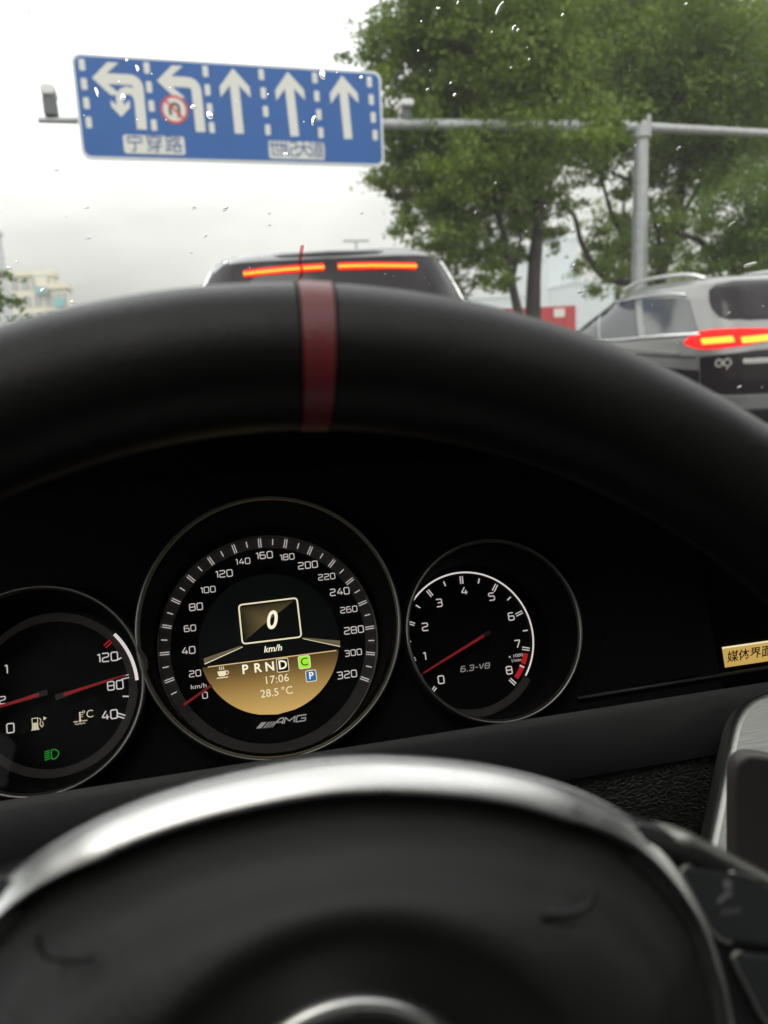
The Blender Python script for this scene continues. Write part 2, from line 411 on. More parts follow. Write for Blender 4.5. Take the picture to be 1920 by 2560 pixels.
def arrow_up(xt, yt, xb, yb):
    A, B = Vector(ZS(xt, yt)), Vector(ZS(xb, yb)); d = (A - B).normalized(); m = Vector((d.y, -d.x)); w = .088
    h = .29; P = [B - m * w, B + m * w, A - d * .30 + m * w, A - d * .52 + m * h, A - d * .33 + m * h, A, A - d * .33 - m * h, A - d * .52 - m * h, A - d * .30 - m * w]
    return MB().fill(SF, [[tuple(p) for p in P]], .009).build('straight_arrow', SIGNWHITE, sg)
arrow_up(833, 106, 868, 444); arrow_up(1117, 124, 1155, 458); arrow_up(1399, 143, 1432, 472)
def turn_arrow(tip, bend, foot, dx):
    T, Bn, Ft = Vector(ZS(*tip)), Vector(ZS(*bend)), Vector(ZS(*foot)); w = .092; mb = MB()
    mb.ribbon(SF, fillet([(T.x + .25, T.y - .0), (Bn.x, T.y), tuple(Ft)], .16, 6), w * 2, .009)
    h = .28
    mb.fill(SF, [[(T.x, T.y), (T.x + .30, T.y - h), (T.x + .50, T.y - h), (T.x + .27, T.y - w), (T.x + .27, T.y + w), (T.x + .50, T.y + h), (T.x + .30, T.y + h)]], .0095)
    return mb.build('left_arrow', SIGNWHITE, sg)
turn_arrow((103, 155), (340, 165), (363, 423), 0)
turn_arrow((440, 170), (640, 178), (668, 436), 0)
# U-turn arrow branching off the first arrow
um = MB(); a0_, b0_ = ZS(350, 300); a1_, b1_ = ZS(300, 225); a2_, b2_ = ZS(243, 240); a3_, b3_ = ZS(250, 300)
um.ribbon(SF, [tuple(p)[:2] for p in spline([(a0_, b0_), ZS(330, 245), ZS(296, 222), ZS(262, 230), ZS(248, 262), ZS(252, 305)], 6)], .13, .0085)
um.fill(SF, [[ZS(256, 358), ZS(302, 308), ZS(297, 270), ZS(270, 298), ZS(232, 298), ZS(200, 270), ZS(203, 303)]], .0092)
um.build('u_turn_arrow', SIGNWHITE, sg)
a, b = ZS(531, 320); rd = .255
bn_ = MB().fill(SF, [circ(a, b, rd, 40)], .010).build('ban_disc', SIGNWHITE, sg)
MB().fill(SF, [circ(a, b, rd, 40), circ(a, b, rd * .82, 40)], .0125).build('ban_ring', SIGNRED, bn_)
MB().ribbon(SF, spline([(a + .07, b - .14), (a + .08, b + .05), (a, b + .10), (a - .08, b + .03), (a - .07, b - .10)], 5), .055, .0125).build('ban_arrow', SIGNBLK, bn_)
MB().ribbon(SF, [(a - rd * .62, b + rd * .62), (a + rd * .62, b - rd * .62)], .045, .0135).build('ban_bar', SIGNRED, bn_)
def plate_(c0, c1, c2, c3, text, sz, sp):
    Q = [ZS(*c) for c in (c0, c1, c2, c3)]; x0 = (Q[0][0] + Q[3][0]) / 2; x1 = (Q[1][0] + Q[2][0]) / 2; y1 = (Q[0][1] + Q[1][1]) / 2; y0 = (Q[2][1] + Q[3][1]) / 2
    p = MB().fill(SF, [rrect(x0, y0, x1, y1, .05)], .009).build('road_name_plate', SIGNWHITE, sg)
    n = len(text)
    for k, ch in enumerate(text):
        x = x0 + (x1 - x0) * (.5 + (k - (n - 1) / 2) * sp); txt(SF, ch, x, (y0 + y1) / 2, sz, SIGNTXT, 'road_name_character', p, .013, 0, .002)
plate_((262, 448), (580, 462), (590, 556), (272, 546), '\u5b81\u7a7f\u8def', .34, .315)
plate_((1016, 480), (1306, 490), (1312, 580), (1024, 574), '\u4e16\u7eaa\u5927\u9053', .335, .236)

gp = thing('gantry_pole', 'grey steel roadside pole carrying a long arm for the blue lane sign', 'gantry', (9, 16, 0))
AFR = SF.off(-.32)
pa_, pb_ = AFR.ab(1603, 318), AFR.ab(1606, 700)
PX = AFR.p(*pa_)
MB().tube([Vector((PX.x, PX.y, .0)), Vector((PX.x, PX.y, .35)), Vector((PX.x, PX.y, PX.z + .22))], [.23, .20, .165], 20).build('pole', STEEL, gp, angle=50)
MB().tube([Vector((PX.x, PX.y, PX.z - .24)), Vector((PX.x, PX.y, PX.z + .30))], .23, 18).build('clamp_collar', STEEL, gp, angle=50)
aL = AFR.p(*AFR.ab(95, 300)); aR = AFR.p(*AFR.ab(1400, 318)); a3 = AFR.p(*AFR.ab(2050, 340))
MB().tube([aL, aL + (PX - aL) * .35, PX], [.055, .10, .14], 14).build('long_arm', STEEL, gp, angle=50)
MB().tube([PX, a3], [.11, .09], 14).build('short_arm', STEEL, gp, angle=50)
for px in (300, 575, 850):
    q = AFR.ab(px, 285); MB().box((-.03, -.16, -.75), (.03, .12, .75), Matrix.Translation(AFR.p(q[0], (sy0 + sy1) / 2, .0)) @ Matrix((SF.u, -SF.n, SF.v)).transposed().to_4x4()).build('sign_bracket', STEEL, gp)
CAMW = mat('camera_white', (.62, .62, .60), .4); CAMG = mat('camera_grey', (.10, .105, .11), .5)
def traffic_camera(px, py_, base, label, flip):
    t = thing('traffic_camera', label, 'camera', AFR.p(*AFR.ab(*base)), 'traffic cameras on the gantry arm')
    q = AFR.p(*AFR.ab(px, py_)); b = AFR.p(*AFR.ab(*base)); ax = AFR.u
    MB().tube([b, b + Vector((0, 0, .2))], .05, 10).build('mount', CAMG, t)
    G = Frame(q, AFR.u, AFR.v)
    MB().prism(G, rrect(-.12, -.24, .12, .10, .05), -.30, .10, .02).build('housing', CAMG, t, angle=40)
    MB().prism(G, rrect(-.135, .102, .135, .30, .08), -.36, .14, .03).build('sun_hood', CAMW, t, angle=40)
traffic_camera(124, 256, (126, 292), 'small traffic camera standing on the free left end of the gantry arm', 1)
t = thing('traffic_camera', 'white curved traffic camera on the gantry arm just right of the blue sign', 'camera', AFR.p(*AFR.ab(1005, 300)), 'traffic cameras on the gantry arm')
q = [AFR.p(*AFR.ab(*p)) for p in ((998, 298), (1002, 275), (1012, 262))]
MB().tube(q, .035, 8).build('mount', CAMW, t, True)
G = Frame(AFR.p(*AFR.ab(1013, 268)), AFR.u, AFR.v)
MB().prism(G, rrect(-.14, -.02, .14, .12, .06), -.3, .2, .03).build('housing', CAMW, t, angle=40)
MB().prism(G, rrect(-.09, -.26, .10, -.022, .03), -.2, .1, .02).build('lens_unit', CAMG, t, angle=40)

# ------------------------------------------------------------------ trees
def leaf_mat(name, dark, light, trans=.45):
    m = bpy.data.materials.new(name); m.use_nodes = True; N = m.node_tree.nodes; Lk = m.node_tree.links; N.clear()
    g = N.new('ShaderNodeNewGeometry'); co = N.new('ShaderNodeTexCoord')
    nz_ = N.new('ShaderNodeTexNoise'); nz_.inputs['Scale'].default_value = .55; nz_.inputs['Detail'].default_value = 3; Lk.new(co.outputs['Object'], nz_.inputs[0])
    ad = N.new('ShaderNodeMath'); ad.operation = 'MULTIPLY_ADD'; ad.inputs[1].default_value = .55; Lk.new(g.outputs['Random Per Island'], ad.inputs[0])
    mr = N.new('ShaderNodeMapRange'); mr.inputs[1].default_value = .35; mr.inputs[2].default_value = .65; mr.inputs[3].default_value = -.1; mr.inputs[4].default_value = .6
    Lk.new(nz_.outputs[0], mr.inputs[0]); Lk.new(mr.outputs[0], ad.inputs[2])
    r = N.new('ShaderNodeMix'); r.data_type = 'RGBA'; r.inputs[6].default_value = (*dark, 1); r.inputs[7].default_value = (*light, 1); Lk.new(ad.outputs[0], r.inputs[0])
    d = N.new('ShaderNodeBsdfPrincipled'); d.inputs['Roughness'].default_value = .5; d.inputs['Specular IOR Level'].default_value = .35; Lk.new(r.outputs[2], d.inputs['Base Color'])
    tr_ = N.new('ShaderNodeBsdfTranslucent'); Lk.new(r.outputs[2], tr_.inputs[0])
    x = N.new('ShaderNodeMixShader'); x.inputs[0].default_value = trans; Lk.new(d.outputs[0], x.inputs[1]); Lk.new(tr_.outputs[0], x.inputs[2])
    Lk.new(x.outputs[0], N.new('ShaderNodeOutputMaterial').inputs[0]); return m
LEAF = leaf_mat('camphor_leaf', (.048, .090, .009), (.20, .275, .040))
LEAFB = leaf_mat('young_leaf', (.07, .12, .018), (.17, .24, .045))
BARK = mat('bark', (.045, .040, .034), .9, var=(4, .3), bump=('noise', 30, .6, .02))
def crown(name, m, parent, clumps, per, size, seed):
    """leaf-sized faces scattered through many overlapping clumps; gaps come from clump layout and noise"""
    rnd = random.Random(seed); vs, fs = [], []
    for c, rx, rz_, dens in clumps:
        n = int(per * rx * rx * rz_ ** .5 * dens)
        sub = [(rnd.gauss(0, .5), rnd.gauss(0, .5), rnd.gauss(0, .5)) for _ in range(max(5, int(n / 70)))]
        for k in range(n):
            s = sub[int(rnd.random() * len(sub))]
            sc = .17
            o = Vector(((s[0] + rnd.gauss(0, sc)) * rx, (s[1] + rnd.gauss(0, sc)) * rx, (s[2] + rnd.gauss(0, sc * .75)) * rz_))
            p = c + o; L = size * rnd.uniform(.6, 1.25)
            nv = Vector((rnd.gauss(0, .6), rnd.gauss(0, .6), rnd.gauss(.35, .6))).normalized()
            a = nv.orthogonal().normalized(); a.rotate(Matrix.Rotation(rnd.uniform(0, 6.28), 3, nv)); b = nv.cross(a)
            i = len(vs); vs += [p - a * L * .5, p + b * L * .26 - a * L * .05, p + a * L * .55, p - b * L * .26 - a * L * .05]
            fs.append((i, i + 1, i + 2, i + 3))
    o = obj(name, None, m, parent, vs, fs); o['kind'] = 'stuff'; return o
def px_clumps(lst, seed, Y, dj=2.0):
    """crown clumps given as seen (pixel centre, pixel radius); each gets its own real distance"""
    rnd = random.Random(seed); out = []
    for px, py, rp, dens, *own in lst:
        y = own[0] if own else Y + rnd.uniform(-dj, dj); c = at_y(px, py, y); d = (c - CAM).length
        r = rp / F * d * 1.14
        out.append((c, r * 1.0, r * .82, dens))
    return out
def branch(pts, Y, r0, r1, seg=8):
    P = spline([at_y(px, py, Y + (p[2] if len(p) > 2 else 0)) for p in pts for px, py in [p[:2]]], 5)
    n = len(P); return P, [r0 + (r1 - r0) * k / (n - 1) for k in range(n)]
def tree(label, Y, foot, trunk_pts, r0, limbs, clumps, m, per, size, seed, dj=2.0):
    base = at_y(*foot, Y); base.z = .0
    t = thing('street_tree', label, 'tree', base, 'broadleaf trees along the right kerb')
    P, rr_ = branch(trunk_pts, Y, r0, r0 * .45)
    P = [Vector((P[0].x, P[0].y, 0))] + P; rr_ = [r0 * 1.35] + rr_
    tk = MB(); tk.tube(P, rr_, 10); tko = tk.build('trunk', BARK, t, True)
    for lp, a, b in limbs:
        Q, q = branch(lp, Y, a, b); MB().tube(Q, q, 8).build('limb', BARK, tko, True)
    crown('crown', m, t, px_clumps(clumps, seed, Y, dj), per, size, seed); return t
D = 1.0
tree('tall leafy street tree directly right of the blue sign with two slim dark trunks', 19, (1335, 980),
     [(1332, 800), (1335, 690), (1345, 560), (1350, 430), (1330, 260)], .20,
     [([(1300, 800, -.4), (1278, 700, -.4), (1262, 600, -.4), (1230, 480, -.4), (1180, 330, -.4)], .12, .04), ([(1278, 720, -.4), (1300, 600, -.4), (1290, 500, -.3)], .06, .02),
      ([(1345, 560), (1385, 430), (1420, 300)], .07, .03), ([(1345, 480), (1250, 350), (1120, 240)], .07, .03)],
     [(1010, 120, 95, 1), (1090, 50, 105, 1), (1120, 170, 110, 1), (1210, 90, 130, 1), (1020, 270, 85, 1), (1140, 300, 105, 1), (1240, 240, 120, 1), (1000, 400, 72, .9), (1070, 450, 85, 1), (980, 480, 40, .8), (1150, 430, 105, 1), (1250, 390, 110, 1), (1130, 540, 85, .8), (1220, 530, 85, .75), (1140, 630, 75, .7), (1210, 650, 70, .55), (1160, 705, 60, .6), (1290, 560, 70, .5), (1330, 480, 75, .7), (1340, 330, 95, .9), (1310, 140, 120, 1), (1350, 30, 110, 1), (1180, -40, 110, 1), (1060, -30, 70, 1), (960, 200, 36, .7), (985, 330, 45, .8), (1235, 720, 45, .45), (1040, 560, 45, .7), (1085, 620, 45, .6), (1100, 690, 35, .5), (960, 440, 45, .8), (1180, 480, 95, .9), (1290, 450, 95, .8), (1120, 350, 100, 1), (1250, 620, 55, .4), (945, 130, 50, .9), (1370, 620, 40, .35), (1400, 560, 45, .5), (1290, 640, 50, .45), (1110, 580, 60, .7), (1170, 620, 60, .6), (1060, 520, 55, .8)],
     LEAF, 2600, .135, 11, 1.6)
tree('spreading street tree behind the gantry pole with a low forked bare limb', 22, (1660, 980),
     [(1640, 820), (1650, 700), (1690, 560), (1705, 430), (1690, 260)], .20,
     [([(1640, 720), (1570, 708), (1505, 690), (1455, 610), (1435, 540), (1385, 480)], .12, .05), ([(1655, 690), (1640, 560), (1600, 470), (1520, 430)], .09, .04), ([(1600, 640, .3), (1540, 560, .3), (1510, 470, .3), (1480, 380, .3)], .09, .03), ([(1690, 560), (1760, 440), (1800, 300)], .09, .03)],
     [(1450, 90, 120, 1), (1560, 60, 130, 1), (1680, 80, 130, .8), (1800, 120, 120, .85), (1430, 230, 110, 1), (1540, 210, 120, 1), (1650, 230, 110, .9), (1760, 250, 110, .9), (1860, 250, 100, .9), (1470, 340, 90, .75), (1560, 340, 90, .7), (1700, 360, 80, .55), (1820, 380, 100, .8), (1490, 600, 55, .5), (1560, 620, 70, .6), (1620, 540, 60, .45), (1540, 520, 50, .35), (1440, 500, 45, .35), (1600, 420, 55, .3), (1680, 480, 55, .35), (1740, 480, 55, .4), (1495, 318, 70, .9, 15.3), (1555, 300, 55, .8, 15.3), (1430, 335, 50, .7, 15.5), (1900, 100, 90, .8), (1620, -30, 120, 1), (1780, 0, 100, .5), (1900, 420, 70, .8), (1600, 330, 80, .7), (1660, 400, 60, .5), (1780, 430, 60, .6), (1510, 640, 60, .6), (1460, 430, 50, .4), (1570, 470, 45, .4), (1730, 160, 110, .8), (1640, 150, 110, .9), (1500, 140, 120, 1), (1640, 600, 50, .5), (1530, 690, 45, .6), (1600, 680, 50, .6), (1680, 620, 60, .6), (1720, 560, 60, .5), (1690, 420, 70, .5), (1840, 320, 90, .9), (1780, 360, 80, .7)],
     LEAF, 1900, .145, 23, 2.2)
tree('low bright green tree behind the silver car roof at the far right', 17, (1880, 980),
     [(1890, 900), (1885, 780), (1850, 700), (1760, 610), (1690, 580)], .12,
     [([(1885, 780), (1900, 680), (1910, 590)], .07, .03)],
     [(1850, 540, 75, 1), (1900, 560, 85, 1), (1820, 620, 60, .8), (1900, 660, 75, 1), (1770, 670, 40, .7), (1840, 690, 55, .9), (1930, 480, 60, 1), (1985, 600, 90, 1)],
     LEAFB, 3000, .12, 31, 1.0)
tree('distant hazy street tree seen through the gap left of the gantry pole', 44, (1560, 980),
     [(1545, 860), (1545, 740), (1555, 620), (1560, 500)], .20,
     [([(1548, 700), (1500, 600), (1480, 520)], .09, .04), ([(1550, 680), (1610, 590), (1640, 500)], .09, .04)],
     [(1540, 690, 60, .7), (1480, 660, 40, .5), (1600, 660, 60, .6), (1640, 600, 60, .6), (1700, 640, 60, .7), (1560, 580, 60, .6), (1690, 700, 60, .8), (1620, 720, 55, .8), (1520, 560, 50, .5)],
     LEAF, 420, .20, 41, 3)
# shrub over the left edge
sb = thing('roadside_shrub', 'feathery green shrub at the left edge in front of pale blocks', 'shrub', Vector((at_y(-40, 800, 13).x, 13, 0)))
MB().tube([Vector((at_y(-60, 800, 13).x, 13, 0)), at_y(-70, 860, 13), at_y(-60, 740, 13)], [.06, .05, .02], 8).build('stem', BARK, sb, True)
crown('foliage', LEAF, sb, px_clumps([(-20, 730, 45, 1), (10, 770, 45, 1), (-30, 800, 60, 1), (30, 790, 30, .7), (-80, 760, 60, 1), (45, 775, 18, .5), (5, 710, 26, .7)], 5, 13, .5), 1300, .11, 51)

# ------------------------------------------------------------------ far buildings and the red hoarding
WALLC = mat('cream_render', (.62, .58, .46), .8, var=(.05, .08)); WALLG = mat('grey_render', (.46, .47, .48), .8); GLASSB = mat('hazed_blue_glass', (.47, .52, .53), .3)  # distance haze partly put into these pale wall and glass colours
TEAL = mat('teal_window', (.16, .40, .42), .3); FRAMEM = mat('window_frame_grey', (.40, .40, .36), .6); HAZEDW = mat('hazed_window', (.34, .37, .36), .25)  # window tones lightened to carry the haze
def box_building(name, label, px0, px1, py_top, Y, depth, wallm, wins, floors, winm, extra=None):
    A, B = at_y(px0, py_top, Y), at_y(px1, py_top, Y); H = (A.z + B.z) / 2
    t = thing(name, label, 'building', Vector(((A.x + B.x) / 2, Y, 0)))
    MB().box((A.x, Y, 0), (B.x, Y + depth, H)).build('wall', wallm, t)
    MB().box((A.x - .4, Y - .4, H + .01), (B.x + .4, Y + depth + .4, H + .8)).build('parapet', wallm, t)
    nf = floors; fh = H / nf; n = wins; wdt = (B.x - A.x) / n; me = None
    for f_ in range(nf):
        if f_ * fh < H - 14 * fh: continue
        for k in range(n):
            x = A.x + (k + .5) * wdt; z = (f_ + .5) * fh
            w = MB().box((x - wdt * .36, Y - .12, z - fh * .30), (x + wdt * .36, Y - .02, z + fh * .30)).build('window', winm, t)
    return t, A, B, H
tA, A, B, H = box_building('apartment_block', 'pale cream far block with a framed teal window bay on the left horizon', 20, 126, 690, 130, 5, WALLC, 4, 6, HAZEDW)
for (x0, y0, x1, y1, m) in ((80, 688, 126, 735, FRAMEM), (87, 693, 119, 716, WALLC), (87, 718, 119, 733, TEAL)):
    P, Q = at_y(x0, y0, 129.5 - (0 if m is FRAMEM else .3)), at_y(x1, y1, 129.5 - (0 if m is FRAMEM else .3))
    MB().box((P.x, P.y, Q.z), (Q.x, 129.95 if m is FRAMEM else P.y + .25, P.z)).build('bay_window' if m is TEAL else 'bay_panel', m, tA)
tB, A, B, H = box_building('apartment_block', 'lower pale far block with one turquoise window right of the cream block', 126, 166, 722, 128, 4, WALLC, 3, 4, HAZEDW)
P, Q = at_y(136, 746, 127.6), at_y(162, 768, 127.6); MB().box((P.x, 127.6, Q.z), (Q.x, 127.95, P.z)).build('bay_window', TEAL, tB)
box_building('tower_block', 'tall grey tower cut by the left edge of the view', -260, -32, 575, 170, 10, WALLG, 5, 18, HAZEDW)
box_building('office_tower', 'slim pale blue glass tower seen between the tree trunks', 1370, 1446, 600, 230, 30, GLASSB, 5, 20, GLASSB)
box_building('office_block', 'low pale blue glass block left of the slim tower behind the trees', 1180, 1330, 745, 200, 30, GLASSB, 8, 6, GLASSB)
box_building('office_block', 'low bluish block right of the slim glass tower behind the bare limb', 1446, 1560, 705, 210, 30, GLASSB, 6, 7, GLASSB)
HRED = mat('hoarding_red', (.42, .035, .04), .6); HWH = mat('hoarding_white', (.65, .6, .55), .6)
h0, h1 = at_y(1262, 772, 40), at_y(1440, 760, 40)
hb = thing('site_hoarding', 'red site hoarding with white marks beyond the tree trunks', 'hoarding', Vector((h0.x, 40, 0)))
zt_ = h0.z; wd = (h1.x - h0.x) / 6
for k in range(6):
    MB().box((h0.x + k * wd + .02, 40, .1), (h0.x + (k + 1) * wd - .02, 40.08, zt_)).build('panel', HRED, hb)
    MB().box((h0.x + k * wd - .04, 40.09, 0), (h0.x + k * wd + .04, 40.17, zt_)).build('post', STEEL, hb)
for (a, b, c, d) in ((1335, 785, 1350, 795), (1385, 772, 1412, 792), (1290, 785, 1302, 792)):
    P, Q = at_y(a, b, 39.95), at_y(c, d, 39.95); MB().box((P.x, 39.95, Q.z), (Q.x, 39.99, P.z)).build('printed_mark', HWH, hb)
# street lamp far ahead, just over the roof of the vehicle in front
LP = at_y(890, 604, 62); lt = thing('street_lamp', 'faint grey twin-arm street lamp far ahead above the dark car roof', 'street lamp', Vector((LP.x, 62, 0)))
MB().tube([Vector((LP.x, 62, 0)), LP], [.16, .11], 10).build('post', STEEL, lt, True)
for s in (-1, 1): MB().box((LP.x + (s * .06 if s > 0 else -1.0), 61.85, LP.z - .02), (LP.x + (1.0 if s > 0 else -.06), 62.15, LP.z + .12)).build('lamp_head', STEEL, lt)

# ------------------------------------------------------------------ cars
TYRE = mat('tyre', (.02, .02, .02), .8); RIMM = mat('wheel_rim', (.45, .45, .45), .3, metal=.9); DARKT = mat('dark_trim', (.02, .02, .021), .45)
TAIL = mat('lit_tail_lamp', (.15, .004, .004), .5, spec=.1, emit=(1.0, .012, .012), estr=1.5); TAILHOT = mat('lit_tail_leds', (.5, .2, .0), .3, emit=(1.0, .52, .02), estr=1.6)
BRAKE = mat('brake_lamp', (.15, .004, .004), .5, spec=.1, emit=(1.0, .012, .010), estr=1.7); BRAKEHOT = mat('brake_lamp_core', (.5, .1, .0), .3, emit=(1.0, .34, .02), estr=2.4)
PLATEM = mat('number_plate_blue', (.05, .10, .30), .4); CHR = mat('bright_trim', (.75, .75, .73), .22, metal=1.0)
class Car:
    def __init__(s, name, label, pos, head, slices, paint, nexp=5.0, pitch=0.0, length=4.7):
        s.t = thing(name, label, 'car', pos); s.sl = slices; s.n = nexp
        s.M = Matrix.Translation(pos) @ Matrix.Rotation(R(-head), 4, 'Z') @ Matrix.Rotation(R(pitch), 4, 'X')
        s.length = length; zs = []
        z0, z1 = slices[0][0], slices[-1][0]; N_ = 72
        rings = []
        for k in range(N_ + 1):
            z = z0 + (z1 - z0) * k / N_; rings.append([s.M @ Vector(s.plan(2 * math.pi * j / 160, z)) for j in range(160)])
        top = slices[-1]; 
        mb = MB(); mb.loft(rings, True, True); mb.build('body', paint, s.t, angle=38)
        s.cache = {}
    def par(s, z):
        S_ = s.sl; i = 0
        while i < len(S_) - 2 and z > S_[i + 1][0]: i += 1
        a, b = S_[i], S_[i + 1]; t = max(0, min(1, (z - a[0]) / (b[0] - a[0])))
        return [a[j] + (b[j] - a[j]) * t for j in (1, 2, 3)]
    def plan(s, th, z):
        w, yr, yf = s.par(z); c, q = math.cos(th), math.sin(th); e = 2 / s.n
        L = (yf - yr) / 2; return (w * math.copysign(abs(c) ** e, c), (yr + yf) / 2 + L * math.copysign(abs(q) ** (2 / 3.6), q), z)
    def perim(s, d, z):
        """point at distance d along the skin from the middle of the tail, to the left when positive"""
        k = round(z, 3)
        if k not in s.cache:
            P = [Vector(s.plan(math.radians(270 - 180 * j / 400), z)) for j in range(401)]
            D_ = [0]
            for a, b in zip(P, P[1:]): D_.append(D_[-1] + (b - a).length)
            s.cache[k] = (P, D_)
        P, D_ = s.cache[k]; a = abs(d); lo, hi = 0, 400
        while hi - lo > 1:
            m = (lo + hi) // 2
            if D_[m] <= a: lo = m
            else: hi = m
        t = (a - D_[lo]) / max(1e-6, D_[hi] - D_[lo]); p = P[lo].lerp(P[hi], max(0, min(1, t))); tg = (P[hi] - P[lo]).normalized()
        nrm = Vector((tg.y, -tg.x, 0)); 
        if nrm.dot(p - Vector((0, s.length / 2, z))) < 0: nrm = -nrm
        if d < 0: p = Vector((-p.x, p.y, p.z)); nrm = Vector((-nrm.x, nrm.y, 0))
        return p, nrm
    def panel(s, name, cols, m, off=.006, parent=None, thick=.02, nz=5):
        """patch of skin: cols are (d, z low, z high)"""
        C_ = []
        for (d0, l0, u0), (d1, l1, u1) in zip(cols, cols[1:]):
            k = max(1, int(abs(d1 - d0) / .12))
            for j in range(k): t = j / k; C_.append((d0 + (d1 - d0) * t, l0 + (l1 - l0) * t, u0 + (u1 - u0) * t))
        C_.append(cols[-1]); out = []
        for d, l, u in C_:
            row = []
            for j in range(nz + 1):
                z = l + (u - l) * j / nz; p, nn = s.perim(d, z); row.append((p, nn))
            r2 = [s.M @ (row[0][0] - row[0][1] * thick)] + [s.M @ (p + nn * off) for p, nn in row] + [s.M @ (row[-1][0] - row[-1][1] * thick)]
            out.append(r2)
        out = [[s.M @ (s.M.inverted() @ q) for q in out[0]]] + out + [out[-1]]
        for e, src in ((0, C_[0]), (-1, C_[-1])):
            d, l, u = src; row = [s.perim(d, l + (u - l) * j / nz) for j in range(nz + 1)]
            out[e] = [s.M @ (p - nn * thick) for p, nn in [row[0]] + row + [row[-1]]]
        mb = MB(); mb.loft(out, False); return mb.build(name, m, parent or s.t, angle=50)
    def bar(s, name, pts, r, m, off=.0, parent=None):
        P = []
        for d, z in pts: p, nn = s.perim(d, z); P.append(s.M @ (p + nn * off))
        return MB().tube(spline(P, 4), r, 8).build(name, m, parent or s.t, True)
    def wheel(s, x, y, rad=.34):
        sg_ = 1 if x > 0 else -1; n = 28
        def rg(r, dx): return [s.M @ Vector((x + dx * sg_, y + r * math.cos(2 * math.pi * k / n), rad + r * math.sin(2 * math.pi * k / n))) for k in range(n)]
        mb = MB(); mb.loft([rg(rad * .62, .0), rg(rad * .62, .02), rg(rad * .93, .025), rg(rad, .0), rg(rad, -.16), rg(rad * .9, -.2)], True, True); w = mb.build('wheel', TYRE, s.t, angle=40)
        mb = MB()
        for k in range(5):
            a = 2 * math.pi * k / 5
            for da in (-.16, .16):
                mb.tube([s.M @ Vector((x + .03 * sg_, y + rad * .1 * math.cos(a), rad + rad * .1 * math.sin(a))), s.M @ Vector((x + .024 * sg_, y + rad * .6 * math.cos(a + da), rad + rad * .6 * math.sin(a + da)))], .022, 6)
        mb.build('alloy_rim', RIMM, w)
        mb = MB(); mb.loft([rg(rad * 1.13, .012), rg(rad * 1.13, -.1)], True, True); mb.build('wheel_arch', DARKT, s.t)
# --- tall dark-glassed van-like car straight ahead
PAINTD = mat('grey_paint', (.15, .15, .155), .35, metal=.3, coat=.8)
GLD = mat('tinted_rear_glass', (.012, .008, .010), .10, spec=.25)
fx = at_y(828, 700, 4.9)
slA = [(.26, .80, .20, 4.6), (.42, .93, .02, 4.72), (.62, 1.02, 0, 4.76), (1.0, 1.03, .03, 4.66), (1.08, 1.025, .05, 4.40), (1.14, 1.015, .07, 3.7), (1.40, 1.0, .15, 3.35), (1.62, .88, .235, 2.95), (1.72, .815, .29, 2.65), (1.775, .75, .36, 2.3), (1.80, .62, .5, 1.9)]
ca = Car('car_ahead', 'tall grey car straight ahead with dark rear window and two red brake bars', Vector((fx.x, 4.75, 0)), 4, slA, PAINTD, 6.0)
ca.panel('rear_window', [(-.92, 1.30, 1.42), (-.875, 1.24, 1.57), (-.79, 1.20, 1.67), (-.68, 1.16, 1.725), (.68, 1.16, 1.725), (.79, 1.20, 1.67), (.875, 1.24, 1.57), (.92, 1.30, 1.42)], GLD, .022)
ca.panel('side_window', [(1.15, 1.16, 1.60), (2.0, 1.14, 1.62), (3.2, 1.14, 1.60), (3.9, 1.14, 1.20)], GLD, .005)
ca.panel('side_window', [(-3.9, 1.14, 1.20), (-3.2, 1.14, 1.60), (-2.0, 1.14, 1.62), (-1.15, 1.16, 1.60)], GLD, .005)
for s in (-1, 1):
    pts = [(s * .045, 1.668), (s * .25, 1.664), (s * .535, 1.650)]
    o = ca.bar('brake_lamp', pts, .024, BRAKE, .022); ca.bar('light_core', pts, .0072, BRAKEHOT, .043, o)
    ca.panel('tail_lamp', [(s * .72, .86, 1.04), (s * .93, .84, 1.05), (s * 1.25, .88, 1.03)] if s > 0 else [(-1.25, .88, 1.03), (-.93, .84, 1.05), (-.72, .86, 1.04)], TAIL, .01)
    ca.bar('window_edge_trim', [(s * .97, 1.15), (s * .95, 1.40), (s * .90, 1.60), (s * .84, 1.70)], .009, CHR, .012)
    for y in (.95, 3.85): ca.wheel(s * .93, y)
# roof spoiler lip
sp_ = MB(); rows = []
for x in [-.60, -.5, -.3, 0, .3, .5, .60]:
    y = .31 + .12 * abs(x / .60) ** 3; z = 1.768 - .03 * abs(x / .60) ** 2.5
    rows.append([ca.M @ Vector((x, y + .30, z + .04)), ca.M @ Vector((x, y + .02, z + .012)), ca.M @ Vector((x, y, z - .004)), ca.M @ Vector((x, y + .06, z - .022)), ca.M @ Vector((x, y + .3, z - .03))])
sp_.loft(rows, False); sp_.build('roof_spoiler', PAINTD, ca.t, True)
ca.panel('number_plate', [(-.23, .80, .93), (.23, .80, .93)], PLATEM, .012)
ca.panel('bumper_strip', [(-1.1, .44, .50), (-.5, .42, .50), (.5, .42, .50), (1.1, .44, .50)], DARKT, .012)
ca.bar('wiper', [(-.02, 1.09), (.35, 1.13), (.55, 1.14)], .008, DARKT, .02)

